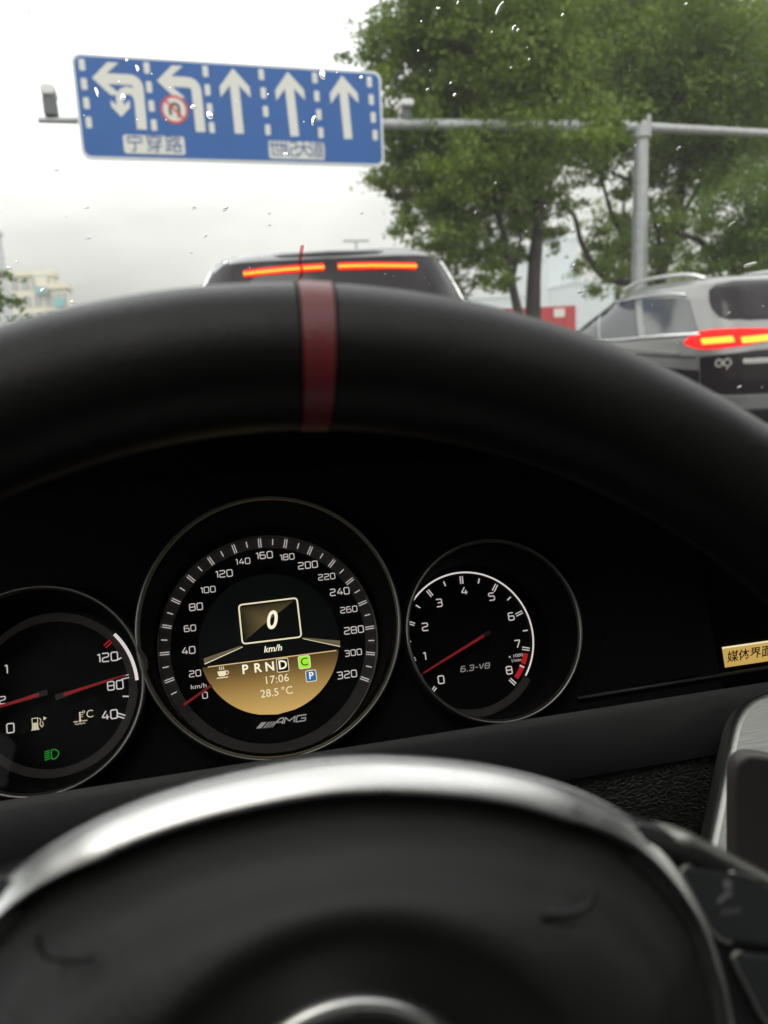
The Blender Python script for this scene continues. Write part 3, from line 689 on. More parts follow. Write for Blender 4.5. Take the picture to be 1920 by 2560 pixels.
# --- silver car in the right lane
SILVER = mat('silver_paint', (.17, .167, .16), .34, metal=.4, coat=1.0, rvar=(5, .04))
GLS = mat('dark_car_glass', (.020, .022, .030), .06, spec=.6)
GLR = mat('privacy_glass', (.05, .052, .05), .12, spec=1.0)
slB = [(.24, .80, .22, 4.40), (.40, .92, .05, 4.55), (.62, .955, 0, 4.60), (.92, .955, .03, 4.52), (1.00, .945, .06, 4.25), (1.06, .93, .10, 3.55), (1.22, .88, .22, 3.20), (1.44, .80, .36, 2.62), (1.56, .73, .44, 2.25), (1.615, .64, .56, 1.95), (1.635, .50, .75, 1.65)]
cpos = Vector((5.16, 6.15, 0))
cb = Car('car_beside', 'silver car ahead in the right lane with glowing red tail lamps', cpos, .8, slB, SILVER, 6.0, 1.2)
cb.panel('rear_window', [(-.735, 1.33, 1.40), (-.70, 1.27, 1.50), (-.62, 1.24, 1.55), (-.45, 1.23, 1.575), (.45, 1.23, 1.575), (.62, 1.24, 1.55), (.70, 1.27, 1.50), (.735, 1.33, 1.40)], GLD, .024)
rw, rl = .93, 4.6
cb.panel('quarter_window', [(.95, 1.135, 1.42), (1.02, 1.125, 1.455), (1.75, 1.10, 1.475)], GLR, .008)
cb.panel('rear_door_window', [(1.90, 1.09, 1.475), (2.2, 1.085, 1.475), (2.75, 1.075, 1.44)], GLS, .008)
cb.panel('front_door_window', [(2.84, 1.07, 1.43), (3.1, 1.06, 1.36), (3.45, 1.05, 1.22), (3.62, 1.05, 1.12)], GLS, .008)
cb.panel('quarter_window', [(-1.62, 1.075, 1.455), (-1.30, 1.085, 1.44), (-1.02, 1.17, 1.22)], GLR, .006)
cb.panel('rear_door_window', [(-2.50, 1.06, 1.455), (-1.70, 1.07, 1.455)], GLR, .006)
cb.panel('front_door_window', [(-3.62, 1.05, 1.12), (-3.0, 1.055, 1.40), (-2.58, 1.06, 1.455)], GLS, .006)
cb.bar('window_top_trim', [(.98, 1.475), (1.2, 1.495), (1.6, 1.50), (2.1, 1.482), (2.6, 1.470), (3.1, 1.40), (3.6, 1.19)], .014, CHR, .010)
cb.bar('belt_trim', [(.95, 1.105), (1.4, 1.095), (1.85, 1.08), (2.2, 1.065), (3.0, 1.040), (3.6, 1.030)], .022, CHR, .012)
for s in (-1, 1):
    P = [cb.M @ Vector((s * (.60 + .0 * k), y, z)) for k, (y, z) in enumerate(((.72, 1.615), (.95, 1.665), (1.4, 1.685), (1.9, 1.675), (2.3, 1.60)))]
    MB().tube(spline(P, 5), .022, 8).build('roof_rail', CHR, cb.t, True)
    for y in (.95, 3.7): cb.wheel(s * .925, y)
# tail lamps joined by a light bar, hot LED cores set inside
for s in (1, -1):
    cols = [(.02, 1.06, 1.105), (.30, 1.045, 1.13), (.55, 1.0, 1.145), (.80, .975, 1.145), (.95, .97, 1.13), (1.06, .985, 1.09), (1.15, 1.015, 1.04)]
    if s < 0: cols = [(-d, l, u) for d, l, u in cols[::-1]]
    lamp = cb.panel('tail_lamp', cols, TAIL, .016)
    for a, b in ((.30, .60), (.66, .94)):
        c2 = [(a, 1.030, 1.080), (b, 1.015, 1.066)]
        if s < 0: c2 = [(-d, l, u) for d, l, u in c2[::-1]]
        cb.panel('led_core', c2, TAILHOT, .022, lamp)
cb.panel('tailgate_shade', [(-1.0, .56, .90), (-.5, .56, .95), (.5, .56, .95), (1.0, .56, .90)], GLD, .012)  # dark panel standing in for shadow and reflection below the lamps
cb.panel('number_plate', [(-.24, .68, .80), (.24, .68, .80)], PLATEM, .018)
cb.panel('bumper_trim', [(-1.05, .46, .54), (-.8, .43, .55), (.8, .43, .55), (1.05, .46, .54)], CHR, .016)
cb.panel('lower_bumper', [(-1.25, .28, .40), (-.8, .27, .41), (.8, .27, .41), (1.25, .28, .40)], DARKT, .012)
cb.panel('reflector', [(.62, .345, .375), (.80, .345, .375)], BRAKEHOT, .02)
cb.panel('side_dark_reflection', [(1.02, .30, .78), (1.6, .30, .80), (2.8, .30, .80), (3.6, .30, .78)], GLD, .012)  # dark sheet that paints in the dark reflection on the lower doors
cb.panel('side_dark_line', [(1.05, .885, .905), (1.6, .895, .92), (2.8, .90, .925)], DARKT, .006)  # dark line laid on the skin, part of the painted body-side reflection
cb.bar('shoulder_crease', [(1.25, .93), (1.8, .955), (2.6, .965), (3.5, .96)], .010, SILVER, .004)
cb.panel('sill_trim', [(1.4, .28, .42), (2.2, .28, .40), (3.4, .28, .42)], DARKT, .01)
# tailgate lettering and round mark, in bright metal
TM_ = cb.M
def tg(d, z): p, nn = cb.perim(d, z); return cb.M @ (p + nn * .022)
LFr = Frame(tg(.50, .855), (tg(.40, .855) - tg(.60, .855)), (0, 0, 1))
MB().prism(LFr, rrect(-.13, -.022, .13, .022, .02), -.006, .004, .003).build('tailgate_badge', CHR, cb.t, angle=40)
mk = MB(); mk.ribbon(LFr, circ(-.27, .0, .032, 20), .012, .004, True); mk.build('round_mark', CHR, cb.t)
mk = MB(); mk.ribbon(LFr, circ(-.345, .0, .030, 20), .012, .004, True); mk.build('round_mark', CHR, cb.t)
# door mirror and handle
MB().prism(Frame(cb.M @ Vector((-.99, 3.25, 1.10)), cb.M.to_3x3() @ Vector((1, 0, 0)), (0, 0, 1)), rrect(-.13, -.08, .05, .09, .05), -.09, .06, .03).build('door_mirror', SILVER, cb.t, angle=40)
for d in (1.95, 2.95): cb.bar('door_handle', [(d, .90), (d + .11, .905), (d + .22, .905)], .016, SILVER, .03)
# ------------------------------------------------------------------ the cabin we sit in
Z0 = CAM.z
cabin = struct(bpy.data.objects.new('car_cabin', None)); COL.objects.link(cabin); cabin.location = (.35, -.4, .2)
CAB = mat('cabin_trim', (.035, .033, .031), .8)
HEAD = mat('headliner_cloth', (.38, .37, .35), .95)
BODY = mat('bonnet_paint', (.03, .03, .032), .3, coat=1)
for lo, hi in (((-.46, -1.75), (1.12, -.18)), ((-.46, .23), (1.12, .30)), ((-.46, -.18), (-.26, .23)), ((.92, -.18), (1.12, .23))):
    MB().box((lo[0], lo[1], Z0 + .262), (hi[0], hi[1], Z0 + .30)).build('roof', HEAD, cabin)
MB().add([(-.26, -.18, Z0 + .285), (.92, -.18, Z0 + .285), (.92, .23, Z0 + .285), (-.26, .23, Z0 + .285)], [(0, 1, 2, 3)]).build('added_glass_roof', pane('added_roof_glass', (.58, .575, .56)), cabin)  # unseen glass panel added, placed and tinted to light the wheel and chrome
MB().box((-.46, -1.75, .15), (1.12, .9, .19)).build('floor', CAB, cabin)
for sx in (-.46, 1.10):
    MB().box((sx, -1.75, .19), (sx + .02, 1.0, Z0 - .07)).build('door_panel', CAB, cabin)
    MB().box((sx, -1.75, Z0 + .21), (sx + .02, .30, Z0 + .262)).build('roof_rail', CAB, cabin)
    MB().box((sx, -.42, Z0 - .07), (sx + .03, -.28, Z0 + .21)).build('door_pillar', CAB, cabin)
    MB().tube([(sx + .02, .98, Z0 - .16), (sx + .02, .28, Z0 + .27)], .035, 8).build('windscreen_pillar', CAB, cabin)
    MB().add([(sx + .008, -1.7, Z0 - .07), (sx + .008, .93, Z0 - .07), (sx + .008, .30, Z0 + .21), (sx + .008, -1.7, Z0 + .21)], [(0, 1, 2, 3)]).build('side_window', pane('side_glass', (.80, .81, .79)), cabin)
MB().box((-.46, -1.77, .19), (1.12, -1.75, Z0 - .02)).build('rear_bulkhead', CAB, cabin)
MB().add([(-.46, -1.76, Z0 - .02), (1.12, -1.76, Z0 - .02), (1.12, -1.6, Z0 + .262), (-.46, -1.6, Z0 + .262)], [(0, 1, 2, 3)]).build('rear_window', pane('rear_glass', (.30, .31, .30)), cabin)
bn = MB(); rows = []
for k in range(9):
    y = 1.02 + 1.15 * k / 8; rows.append([Vector((.33 + .80 * t * (1 - .05 * k / 8), y, Z0 - .20 - .17 * (k / 8) ** 1.6 - .06 * t * t)) for t in [-1, -.75, -.5, -.25, 0, .25, .5, .75, 1]])
bn.loft(rows, False); bn.build('bonnet', BODY, cabin, True)

# windscreen pane
WF = Frame((.33, .63, Z0 + .05), (1, 0, 0), (0, -.70, .44))
ws = thing('windscreen', 'large sloping car windscreen dotted with rain above the steering wheel', 'windscreen', WF.p(0, -.413))
MB().add([WF.p(-.78, -.413), WF.p(.78, -.413), WF.p(.76, .413), WF.p(-.76, .413)], [(0, 1, 2, 3)]).build('glass_pane', pane('windscreen_glass', (.94, .95, .93), .35), ws)

# ------------------------------------------------------------------ dashboard
DY = .335                                                  # the dash front face
db = thing('dashboard', 'black dashboard with satin strip, grained leather inset and deep instrument hood', 'dashboard', (.3, .5, .5))
zt, zl = Z0 - .1872, Z0 - .2225
prof = [(DY + .075, zt - .048), (DY + .012, zt - .0075), (DY + .004, zt - .0005), (DY, zt - .004), (DY - .006, zl + .012), (DY - .004, zl + .002), (DY + .004, zl - .0005)]
sp = MB(); sp.loft([[Vector((x, y, z)) for y, z in prof] for x in (-.42, -.2, 0, .2, .2445, .40, .62)], False)
sp.build('satin_strip', SATIN, db, angle=40)
# grained leather inset with a rolled top edge
lp = [(DY + .012, zl - .001), (DY + .004, zl - .0015), (DY + .0012, zl - .0035), (DY, zl - .008), (DY + .002, zl - .05), (DY + .03, zl - .16)]
lb = MB(); lb.loft([[Vector((x, y, z)) for y, z in lp] for x in [-.42 + .66 * k / 12 for k in range(12)] + [.2360]], False)
lb.build('leather_inset', LEATHER, db, True)
DF = Frame((0, DY, Z0), (1, 0, 0), (0, 0, 1))
# black seal between leather and aluminium
sl_ = [DF.ab(*p) for p in ((1796, 1880), (1757, 2120))]
MB().tube([DF.p(sl_[0][0], sl_[0][1], -.004), DF.p(sl_[1][0], sl_[1][1], -.004), DF.p(sl_[1][0] - .012, sl_[1][1] - .08, -.004)], .0035, 8).build('rubber_seal', BLACK, db, True)
AF = Frame(at_y(1800, 1960, DY - .050), (1, 0, 0), (0, math.sin(R(46)), math.cos(R(46))))
al = [AF.ab(*p) for p in ((1990, 1700), (1925, 1722), (1872, 1748), (1842, 1790), (1826, 1850), (1804, 1960), (1768, 2140), (1758, 2220), (2010, 2300))]
al = [tuple(p)[:2] for p in spline(al[:-1], 5)] + [al[-1]]
MB().prism(AF, al, -.012, .0, .0035).build('aluminium_trim', ALU, db, angle=45)
MB().box((.262, DY + .045, Z0 - .45), (.62, DY + .06, zt - .06)).build('console_face', BLACK, db)
# underside and knee panel
MB().box((-.42, DY + .02, Z0 - .60), (.25, DY + .04, zl - .12)).build('knee_panel', SATIN, db)

# instrument plate with holes for the tubes
TAU = R(22); SHIFT = -.0062                                # dial tubes run a little downwards into the dash
C0 = CAM + ray(680, 1562) * .40
CF = Frame(C0, (1, 0, 0), (0, math.sin(TAU), math.cos(TAU)))
GA = {'main': (0, .0003, .0692), 'tach': (.1203, -.0172, .0507), 'temp': (-.1164, -.0172, .0516)}
PF = CF.off(-.014); pr_ = PF.ab(1792, 1640)[0]
pl = [(-.26, -.085), (pr_, -.085), (pr_, .085), (-.26, .085)]
MB().fill(PF, [pl] + [circ(a, b, r * .955, 80) for a, b, r in GA.values()]).build('instrument_plate', PIT, db)
MESHB = mat('perforated_plate', (.0040, .0040, .0040), .75, spec=.12, bump=('dots', 620, .35, .0005))
pa = [CF.ab(*p) for p in ((1478, 1745), (1780, 1690), (1795, 1520), (1560, 1520))]
MB().prism(PF, [tuple(p) for p in pa], .0004, .0014, .0008).build('perforated_panel', MESHB, db)
e0, e1 = CF.ab(1465, 1748), CF.ab(1960, 1668)
MB().tube([PF.p(e0[0], e0[1], .003), PF.p(e1[0], e1[1], .003)], .0011, 6).build('trim_bead', SATIN, db, True)
# hood: lip hidden behind the wheel rim, roof over the dials, top sloping to the windscreen
hx = [-.42, -.30, -.22, -.12, -.04, .06, .15, .22, .27, .33, .45, .62, .95]
def hz(x): return Z0 + (.004 if x < .12 else .004 - .105 * min(1, (x - .12) / .20) ** 1.3)
rows = []
for x in hx:
    z = hz(x); zb = z - .010
    rows.append([Vector((x, .47, min(zb, Z0 - .02))), Vector((x, .40, zb - .002)), Vector((x, .315, zb)), Vector((x, .306, z - .004)), Vector((x, .312, z + .002)), Vector((x, .36, z + .008 - .02 * max(0, (x - .12)))),
                 Vector((x, .55, z - .012)), Vector((x, .75, min(z - .05, Z0 - .07))), Vector((x, .99, Z0 - .185))])
hd = MB(); hd.loft(rows, False); hd.build('hood', BLACK, db, angle=50)
MB().box((-.42, .47, Z0 - .6), (.95, .50, Z0 - .12)).build('bulkhead', PIT, db)
MB().box((-.42, .468, Z0 - .13), (.24, .472, Z0 - .02)).build('hood_back', PIT, db)

# ------------------------------------------------------------------ dials
DEP = .05
def ring_lathe(fr, a, b, prof, n=128):
    mb = MB(); mb.loft([[fr.p(a + r * math.cos(2 * math.pi * k / n), b + r * math.sin(2 * math.pi * k / n), h) for k in range(n)] for r, h in prof], True)
    return mb
def gauge(name, label, key):
    a, b, r = GA[key]; t = thing(name, label, 'gauge', CF.p(a, b, -DEP))
    ring_lathe(CF, a, b, [(r, -.016), (r + .0002, -.003), (r - .0003, -.0012), (r - .0009, -.0003), (r - .0016, -.0003), (r - .0023, -.0012), (r - .0027, -.0030)]).build('bezel', BEZEL, t, True)
    tw = MB(); tw.loft([[CF.p(a + q * math.cos(2 * math.pi * k / 128), b + SHIFT * h / -DEP + q * math.sin(2 * math.pi * k / 128), h) for k in range(128)] for q, h in ((r - .0027, -.0030), (r - .0030, -.008), (r - .0036, -DEP * .5), (r - .0040, -DEP + .0006))], True)
    tw.build('tube_wall', PIT, t, True)
    MB().fill(CF, [circ(a, b + SHIFT, r - .0038, 96)], -DEP).build('face', FACE, t)
    MB().fill(CF, [circ(a, b, r - .0027, 96)], -.0034).build('cover_glass', pane('gauge_glass', (.97, .97, .97), .25), t)
    return t, Frame(CF.p(a, b + SHIFT, -DEP), CF.u, CF.v)
TICKS = {}
def tick(par, fr, ang, r0, r1, off, w, m):
    """one scale mark; ang is clockwise from straight up"""
    key = (round((r1 - r0) * 1e5), round(w * 1e6), m.name)
    if key not in TICKS:
        L = r1 - r0; me = bpy.data.meshes.new('tick')
        vs = [(sx * w / 2, sy * L / 2, z) for z in (0, .0006) for sx, sy in ((-1, -1), (1, -1), (1, 1), (-1, 1))]
        me.from_pydata(vs, [], [(4, 5, 6, 7), (0, 1, 5, 4), (1, 2, 6, 5), (2, 3, 7, 6), (3, 0, 4, 7)]); me.materials.append(m); TICKS[key] = me
    o = bpy.data.objects.new('tick', TICKS[key]); COL.objects.link(o); o.parent = par
    th = R(90 - ang); rm = (r0 + r1) / 2
    P = fr.p(rm * math.cos(th) + off * math.sin(th), rm * math.sin(th) - off * math.cos(th), .0011)
    M3 = Matrix((fr.u, fr.v, fr.n)).transposed() @ Matrix.Rotation(th - math.pi / 2, 3, 'Z')
    o.matrix_basis = world_of(par).inverted() @ (Matrix.Translation(P) @ M3.to_4x4())
    return o
def polar(ang, r): th = R(90 - ang); return r * math.cos(th), r * math.sin(th)
def annulus(fr, a, b, r0, r1, h, a0=0, a1=360, n=120):
    if abs(a1 - a0) >= 360: return MB().fill(fr, [circ(a, b, r1, n), circ(a, b, r0, n)], h)
    A = circ(a, b, r1, n, 90 - a0, 90 - a1); B = circ(a, b, r0, n, 90 - a0, 90 - a1)
    mb = MB(); mb.loft([[fr.p(x, y, h) for x, y in B], [fr.p(x, y, h) for x, y in A]], False); return mb
def needle(par, fr, p0, p1, w0, w1, h, grey=.12):
    P0, P1 = Vector(p0), Vector(p1); d = (P1 - P0).normalized(); m = Vector((-d.y, d.x))
    def quad(a, b, wa, wb): return [tuple(a - m * wa / 2), tuple(b - m * wb / 2), tuple(b + m * wb / 2), tuple(a + m * wa / 2)]
    body = MB().prism(fr, quad(P0, P1, w0, w1), h - .001, h).build('needle', NEEDLEG, par)
    q = P0 + (P1 - P0) * grey
    MB().prism(fr, quad(q, P1 - d * .0004, w0 * .55, w1 * .72), h, h + .0006).build('red_insert', NEEDLE, body)
    return body

# --- speedometer
t, sf = gauge('speedometer', 'large central round speedometer with gold lower display and red needle at zero', 'main')
sc0 = sf.ab(675, 1609); sf = Frame(sf.p(*sc0), sf.u, sf.v)
R1, R0 = .0622, .0560
annulus(sf, 0, 0, R0, R1, .0008).build('scale_band', BAND, t)
ring_lathe(sf, 0, 0, [(R1, .0002), (R1 + .0004, .0022), (R1 + .001, .0026), (R1 + .0016, .0020), (R1 + .0018, 0)]).build('band_rim', BEZEL, t, True)
K = .735
for v in range(0, 321, 10):
    g = (v - 160) * K
    if v == 0: continue
    if v % 20 == 0:
        for s in (-1, 1): tick(t, sf, g, R1 - .0056, R1 - .0004, s * .00062, .00048, LIT)
    else: tick(t, sf, g, R1 - .0044, R1 - .0010, 0, .00052, LIT)
ff = sf
ZC = lambda x, y: sf.ab(330 + x / 2.37, 1200 + y / 2.37)
numpos = {160: (784, 447), 140: (657, 483), 120: (546, 556), 100: (451, 651), 80: (380, 752), 60: (344, 879), 40: (335, 1010), 20: (374, 1146), 0: (433, 1275),
          180: (919, 457), 200: (1041, 505), 220: (1152, 574), 240: (1229, 662), 260: (1283, 768), 280: (1313, 889), 300: (1309, 1023), 320: (1272, 1152)}
for v, p in numpos.items():
    a, b = ZC(*p); big = v in (40, 80, 120, 160, 200, 240, 280, 320)
    strokes(MB(), sf, str(v), a, b, .0038 if big else .0033, .15, .0011, wide=1.28).build('numeral', LIT, t)
a, b = ZC(396, 1222); txt(sf, 'km/h', a, b, .0036, LIT, 'unit_lettering', t, .0011, sx=1.25)
# round display
LR = .0405
dsp = MB().fill(sf, [circ(0, 0, LR, 96)], .0012).build('display', LCDDARK, t)
def lcd(loop, name, m, h): return MB().fill(sf, [loop], h).build(name, m, dsp)
gl, gr = ZC(440, 1110), ZC(1225, 1008)
arc = []
a0 = math.degrees(math.atan2(gl[1], gl[0])); a1 = math.degrees(math.atan2(gr[1], gr[0]))
arc = circ(0, 0, LR - .0003, 60, a0 if a0 > 0 else a0 + 360, a1 if a1 > 0 else a1 + 360)
if a0 < 0: arc = circ(0, 0, LR - .0003, 60, a0 + 360, a1 + 360)
gy = MB(); mid = []
# gold field as a fan of rows so the field carries a top-to-bottom attribute
gtop = .5 * (gl[1] + gr[1]); rows_ = []
for k in range(25):
    y = gtop + (-LR + .0003 - gtop) * k / 24; xx = math.sqrt(max(1e-9, (LR - .0003) ** 2 - y * y))
    rows_.append([sf.p(xx * s, y, .0014) for s in (-1, -.5, 0, .5, 1)])
gy.loft(rows_, False); go = gy.build('gold_field', LCDGOLD, dsp)
at = go.data.attributes.new('field', 'FLOAT', 'POINT')
for i in range(25):
    for j in range(5): at.data[i * 5 + j].value = 1 - i / 24
lcd([ZC(450, 1111), ZC(450, 1105), ZC(1210, 1007), ZC(1210, 1013)][::1], 'gold_line', LCDLINE, .00155)
lcd([ZC(430, 1086), ZC(424, 1058), ZC(645, 982), ZC(655, 987)], 'road_verge', LCDBROWN, .0015)
lcd([ZC(1000, 933), ZC(1231, 952), ZC(1231, 988), ZC(1010, 940)], 'road_verge', LCDBROWN, .0015)
lcd([ZC(430, 1088), ZC(655, 988), ZC(657, 991), ZC(432, 1093)], 'road_edge', LCDTXT2, .0016)
lcd([ZC(1012, 939), ZC(1231, 985), ZC(1231, 989), ZC(1012, 942)], 'road_edge', LCDTXT2, .0016)
fb = [ZC(*p) for p in ((632, 742), (976, 700), (1003, 930), (655, 972))]
fb2 = fillet(spline([fb[0], ZC(638, 850), fb[3], fb[2], ZC(1000, 800), fb[1]], 1, True), .0, 1, True)
oc = fillet([tuple(p)[:2] for p in (fb[0], fb[3], fb[2], fb[1])], .0022, 6, True)
MB().ribbon(sf, oc, .00085, .0018, True).build('speed_frame', LCDTXT2, dsp)
def glow_panel():
    m = bpy.data.materials.new('display_sheen'); m.use_nodes = True; N = m.node_tree.nodes; b = N['Principled BSDF']
    b.inputs['Base Color'].default_value = (0, 0, 0, 1); a = N.new('ShaderNodeAttribute'); a.attribute_name = 'field'
    r = N.new('ShaderNodeValToRGB'); r.color_ramp.elements[0].color = (.004, .003, .002, 1); r.color_ramp.elements[1].color = (.13, .10, .04, 1)
    m.node_tree.links.new(a.outputs['Fac'], r.inputs[0]); m.node_tree.links.new(r.outputs[0], b.inputs['Emission Color']); b.inputs['Emission Strength'].default_value = 1
    return m
qs = [ZC(*p) for p in ((668, 955), (640, 756), (960, 715), (800, 840))]
mb = MB().add([sf.p(x, y, .0015) for x, y in qs], [(0, 3, 1), (3, 2, 1)]); o = mb.build('sheen', glow_panel(), dsp)
at = o.data.attributes.new('field', 'FLOAT', 'POINT')
for i, v in enumerate((.1, .15, .25, 1.0)): at.data[i].value = v
a, b = ZC(822, 836); txt(sf, '0', a, b, .0145, LCDTXT, 'speed_readout', dsp, .0018, .22, .022, sx=.88)
a, b = ZC(833, 1000); txt(sf, 'km/h', a, b, .0052, LCDTXT, 'unit_readout', dsp, .0018, .22, .012)
for c, x, y in (('P', 670, 1124), ('R', 744, 1115), ('N', 816, 1107)):
    a, b = ZC(x, y); txt(sf, c, a, b, .0072, LCDTXT, 'gear_letter', dsp, .0018, 0, .022)
def badge(x, y, w, h, m, edge, ch, chm, size, r=.0007, bold=.02):
    a, b = ZC(x, y); bd = MB().fill(sf, [rrect(a - w / 2, b - h / 2, a + w / 2, b + h / 2, r)], .0016).build('badge', m, dsp)
    MB().ribbon(sf, rrect(a - w / 2, b - h / 2, a + w / 2, b + h / 2, r), .0004, .0019, True).build('badge_edge', edge, dsp)
    txt(sf, ch, a, b, size, chm, 'badge_letter', dsp, .0020, 0, bold)
badge(892, 1097, .0066, .0074, LCDDARK, LCDTXT2, 'D', LCDTXT, .0070)
badge(1020, 1079, .0067, .0071, LCDGREEN, LCDTXT2, 'C', INK, .0064, .0010, .004)
badge(1060, 1160, .0059, .0063, LCDBLUE, LCDTXT2, 'P', LCDTXT, .0056, .0008, .018)
a, b = ZC(856, 1181); txt(sf, '17:06', a, b, .0062, LCDTXT2, 'clock_readout', dsp, .0018, 0, .004, 1.06)
a, b = ZC(857, 1257); txt(sf, '28.5\u2009\u00b0C', a, b, .0061, LCDTXT2, 'temperature_readout', dsp, .0018, 0, .004, 1.02)
# coffee cup symbol
cx_, cy_ = ZC(534, 1140)
cup = MB()
cup.fill(sf, [[(cx_ - .0025, cy_ + .0008), (cx_ - .0022, cy_ - .0014), (cx_ - .0012, cy_ - .0021), (cx_ + .0012, cy_ - .0021), (cx_ + .0021, cy_ - .0014), (cx_ + .0023, cy_ + .0008)]], .0018)
cup.ribbon(sf, circ(cx_ + .0026, cy_ - .0004, .0010, 16), .0004, .00185, True)
cup.ribbon(sf, [(cx_ - .0032, cy_ - .0029), (cx_ + .0032, cy_ - .0029)], .0005, .0018)
for k in range(3):
    x = cx_ - .0012 + k * .0011; cup.ribbon(sf, [(x, cy_ + .0014), (x + .0003, cy_ + .0020), (x - .0002, cy_ + .0026), (x + .0002, cy_ + .0033)], .00035, .0018)
cup.build('coffee_cup_symbol', LCDTXT2, dsp)
needle(t, sf, ZC(478, 1212), ZC(312, 1330), .0017, .0017, .009, .0)
# badge lettering under the display: five slashes and three letters
am = MB()
for k, (x0, w) in enumerate(((735, 30), (775, 11), (793, 9), (809, 8), (825, 7))):
    sh = 32
    pts = [ZC(x0, 1472 - k * 1.5), ZC(x0 + w, 1470 - k * 1.5), ZC(x0 + w + sh, 1433 - k * 2), ZC(x0 + sh, 1435 - k * 2)]
    am.fill(sf, [pts], .0011)
a, b = ZC(842, 1436); a -= 0
strokes(am, sf, 'AMG', a - .0008, b + .0002, .0032, .21, .0011, .25, 'l', 1.62, .08)
am.build('emblem_lettering', DIMP, t)

# --- rev counter
t2, tf = gauge('rev_counter', 'round rev counter right of the speedometer marked 0 to 8', 'tach')
TC = lambda x, y: tf.ab(980 + x / 3.19, 1300 + y / 3.19)
tc0 = TC(588, 962); RT = .0412                             # scale circle sits left of the tube axis
tf2 = Frame(tf.p(tc0[0] + .0012, tc0[1]), tf.u, tf.v)
for k in range(0, 17):
    g = 2 + (k - 8) * 17.2
    if k % 2 == 0:
        for s in (-1, 1): tick(t2, tf2, g, RT - .0068, RT - .0022, s * .0007, .00062, LIT)
    else: tick(t2, tf2, g, RT - .0058, RT - .0028, 0, .00075, LIT)
for d, p in zip('012345678', ((388, 1273), (257, 1085), (260, 853), (372, 662), (570, 566), (790, 612), (946, 770), (998, 988), (930, 1198))):
    a, b = TC(*p); strokes(MB(), tf, d, a, b, .0044, .16, .0011, wide=1.25).build('numeral', LIT, t2)
a, b = TC(655, 1175); strokes(MB(), tf, '6.3-V8', a, b, .0030, .17, .0011, .18, wide=1.45).build('engine_lettering', DIMP, t2)
a, b = TC(982, 1083); txt(tf, 'x 1000', a, b, .0027, LIT, 'unit_lettering', t2, .0011, sx=1.25)
a, b = TC(986, 1119); txt(tf, '1/min', a, b, .0027, LIT, 'unit_lettering', t2, .0011, sx=1.1)
annulus(tf2, 0, 0, RT - .0004, RT + .0006, .0014, -62, 128, 90).build('white_arc', LITW, t2)
annulus(tf2, 0, 0, RT - .0055, RT - .0026, .0010, 109.5, 119.5, 10).build('red_zone', REDLIT, t2)
annulus(tf2, 0, 0, RT - .0055, RT - .0026, .0010, 120.8, 134.5, 12).build('red_zone', REDLIT, t2)
annulus(tf2, 0, -.0004, RT - .0008, RT + .0042, .0006, 128, 232, 50).build('scale_band', BAND, t2)
needle(t2, tf, TC(752, 895), TC(225, 1220), .0024, .0011, .008, .10)

# --- fuel and temperature gauge
t3, hf = gauge('fuel_and_temperature_gauge', 'round fuel and coolant temperature gauge left of the speedometer', 'temp')
HC = lambda x, y: hf.ab(x / 3.814, 1420 + y / 3.814)
h0 = HC(515, 1201); RH = .0442
hf2 = Frame(hf.p(h0[0], h0[1]), hf.u, hf.v)
annulus(hf2, 0, 0, RH - .0046, RH, .0006).build('scale_band', BAND, t3)
annulus(hf2, 0, 0, RH - .0008, RH + .0010, .0014, 50, 88, 30).build('white_arc', LITW, t3)
for k in range(5):
    for sgn in (1, -1):
        g = sgn * (52 + 15.9 * k) + (0 if sgn > 0 else -7)
        if k % 2 == 0:
            for s in (-1, 1): tick(t3, hf2, g, RH - .0082, RH - .0038, s * .0008, .0006, REDLIT if (k == 0 and sgn > 0) else LIT)
        else: tick(t3, hf2, g, RH - .0076, RH - .0044, 0, .0007, LIT)
for s_, p, z_ in (('120', (1030, 850), .0046), ('80', (1103, 1117), .0046), ('40', (1048, 1398), .0046), ('1', (64, 965), .0046), ('1/2', (-10, 1265), .0038), ('0', (105, 1525), .0048)):
    a, b = HC(*p); strokes(MB(), hf, s_, a, b, z_, .15, .0011, wide=1.2).build('numeral', LIT, t3)
needle(t3, hf, HC(562, 1228), HC(1222, 1015), .0030, .0008, .008, .12)
needle(t3, hf, HC(484, 1178), HC(-160, 1376), .0030, .0010, .008, .12)
# fuel pump symbol with arrow
fp = MB(); X, Y_ = HC(340, 1482); q = .0011
fp.fill(hf, [[(X - q * 1.6, Y_ - q * 2.8), (X + q * 1.6, Y_ - q * 2.8), (X + q * 1.4, Y_ + q * .4), (X - q * 1.4, Y_ + q * .4)]], .0012)
fp.ribbon(hf, [(X - q * 1.3, Y_ + q * .4), (X - q * 1.3, Y_ + q * 2.6), (X + q * 1.3, Y_ + q * 2.6), (X + q * 1.3, Y_ + q * .4)], q * .4, .00125)
fp.ribbon(hf, spline([(X + q * 1.9, Y_ + q * 2.4), (X + q * 2.8, Y_ + q * 1.4), (X + q * 2.3, Y_ - q * .4), (X + q * 3.1, Y_ - q * 2.0), (X + q * 3.7, Y_ - q * 1.0), (X + q * 3.4, Y_ + q * .6)], 5), q * .4, .0012)
fp.ribbon(hf, [(X - q * 2.0, Y_ - q * 2.95), (X + q * 2.0, Y_ - q * 2.95)], q * .4, .00122)
fp.fill(hf, [[(X + q * 4.0, Y_ + q * 1.0), (X + q * 5.6, Y_ + q * 1.9), (X + q * 4.0, Y_ + q * 2.9)]], .0012)
fp.build('fuel_pump_symbol', CREAMLAMP, t3)
tm = MB(); X, Y_ = HC(768, 1430)
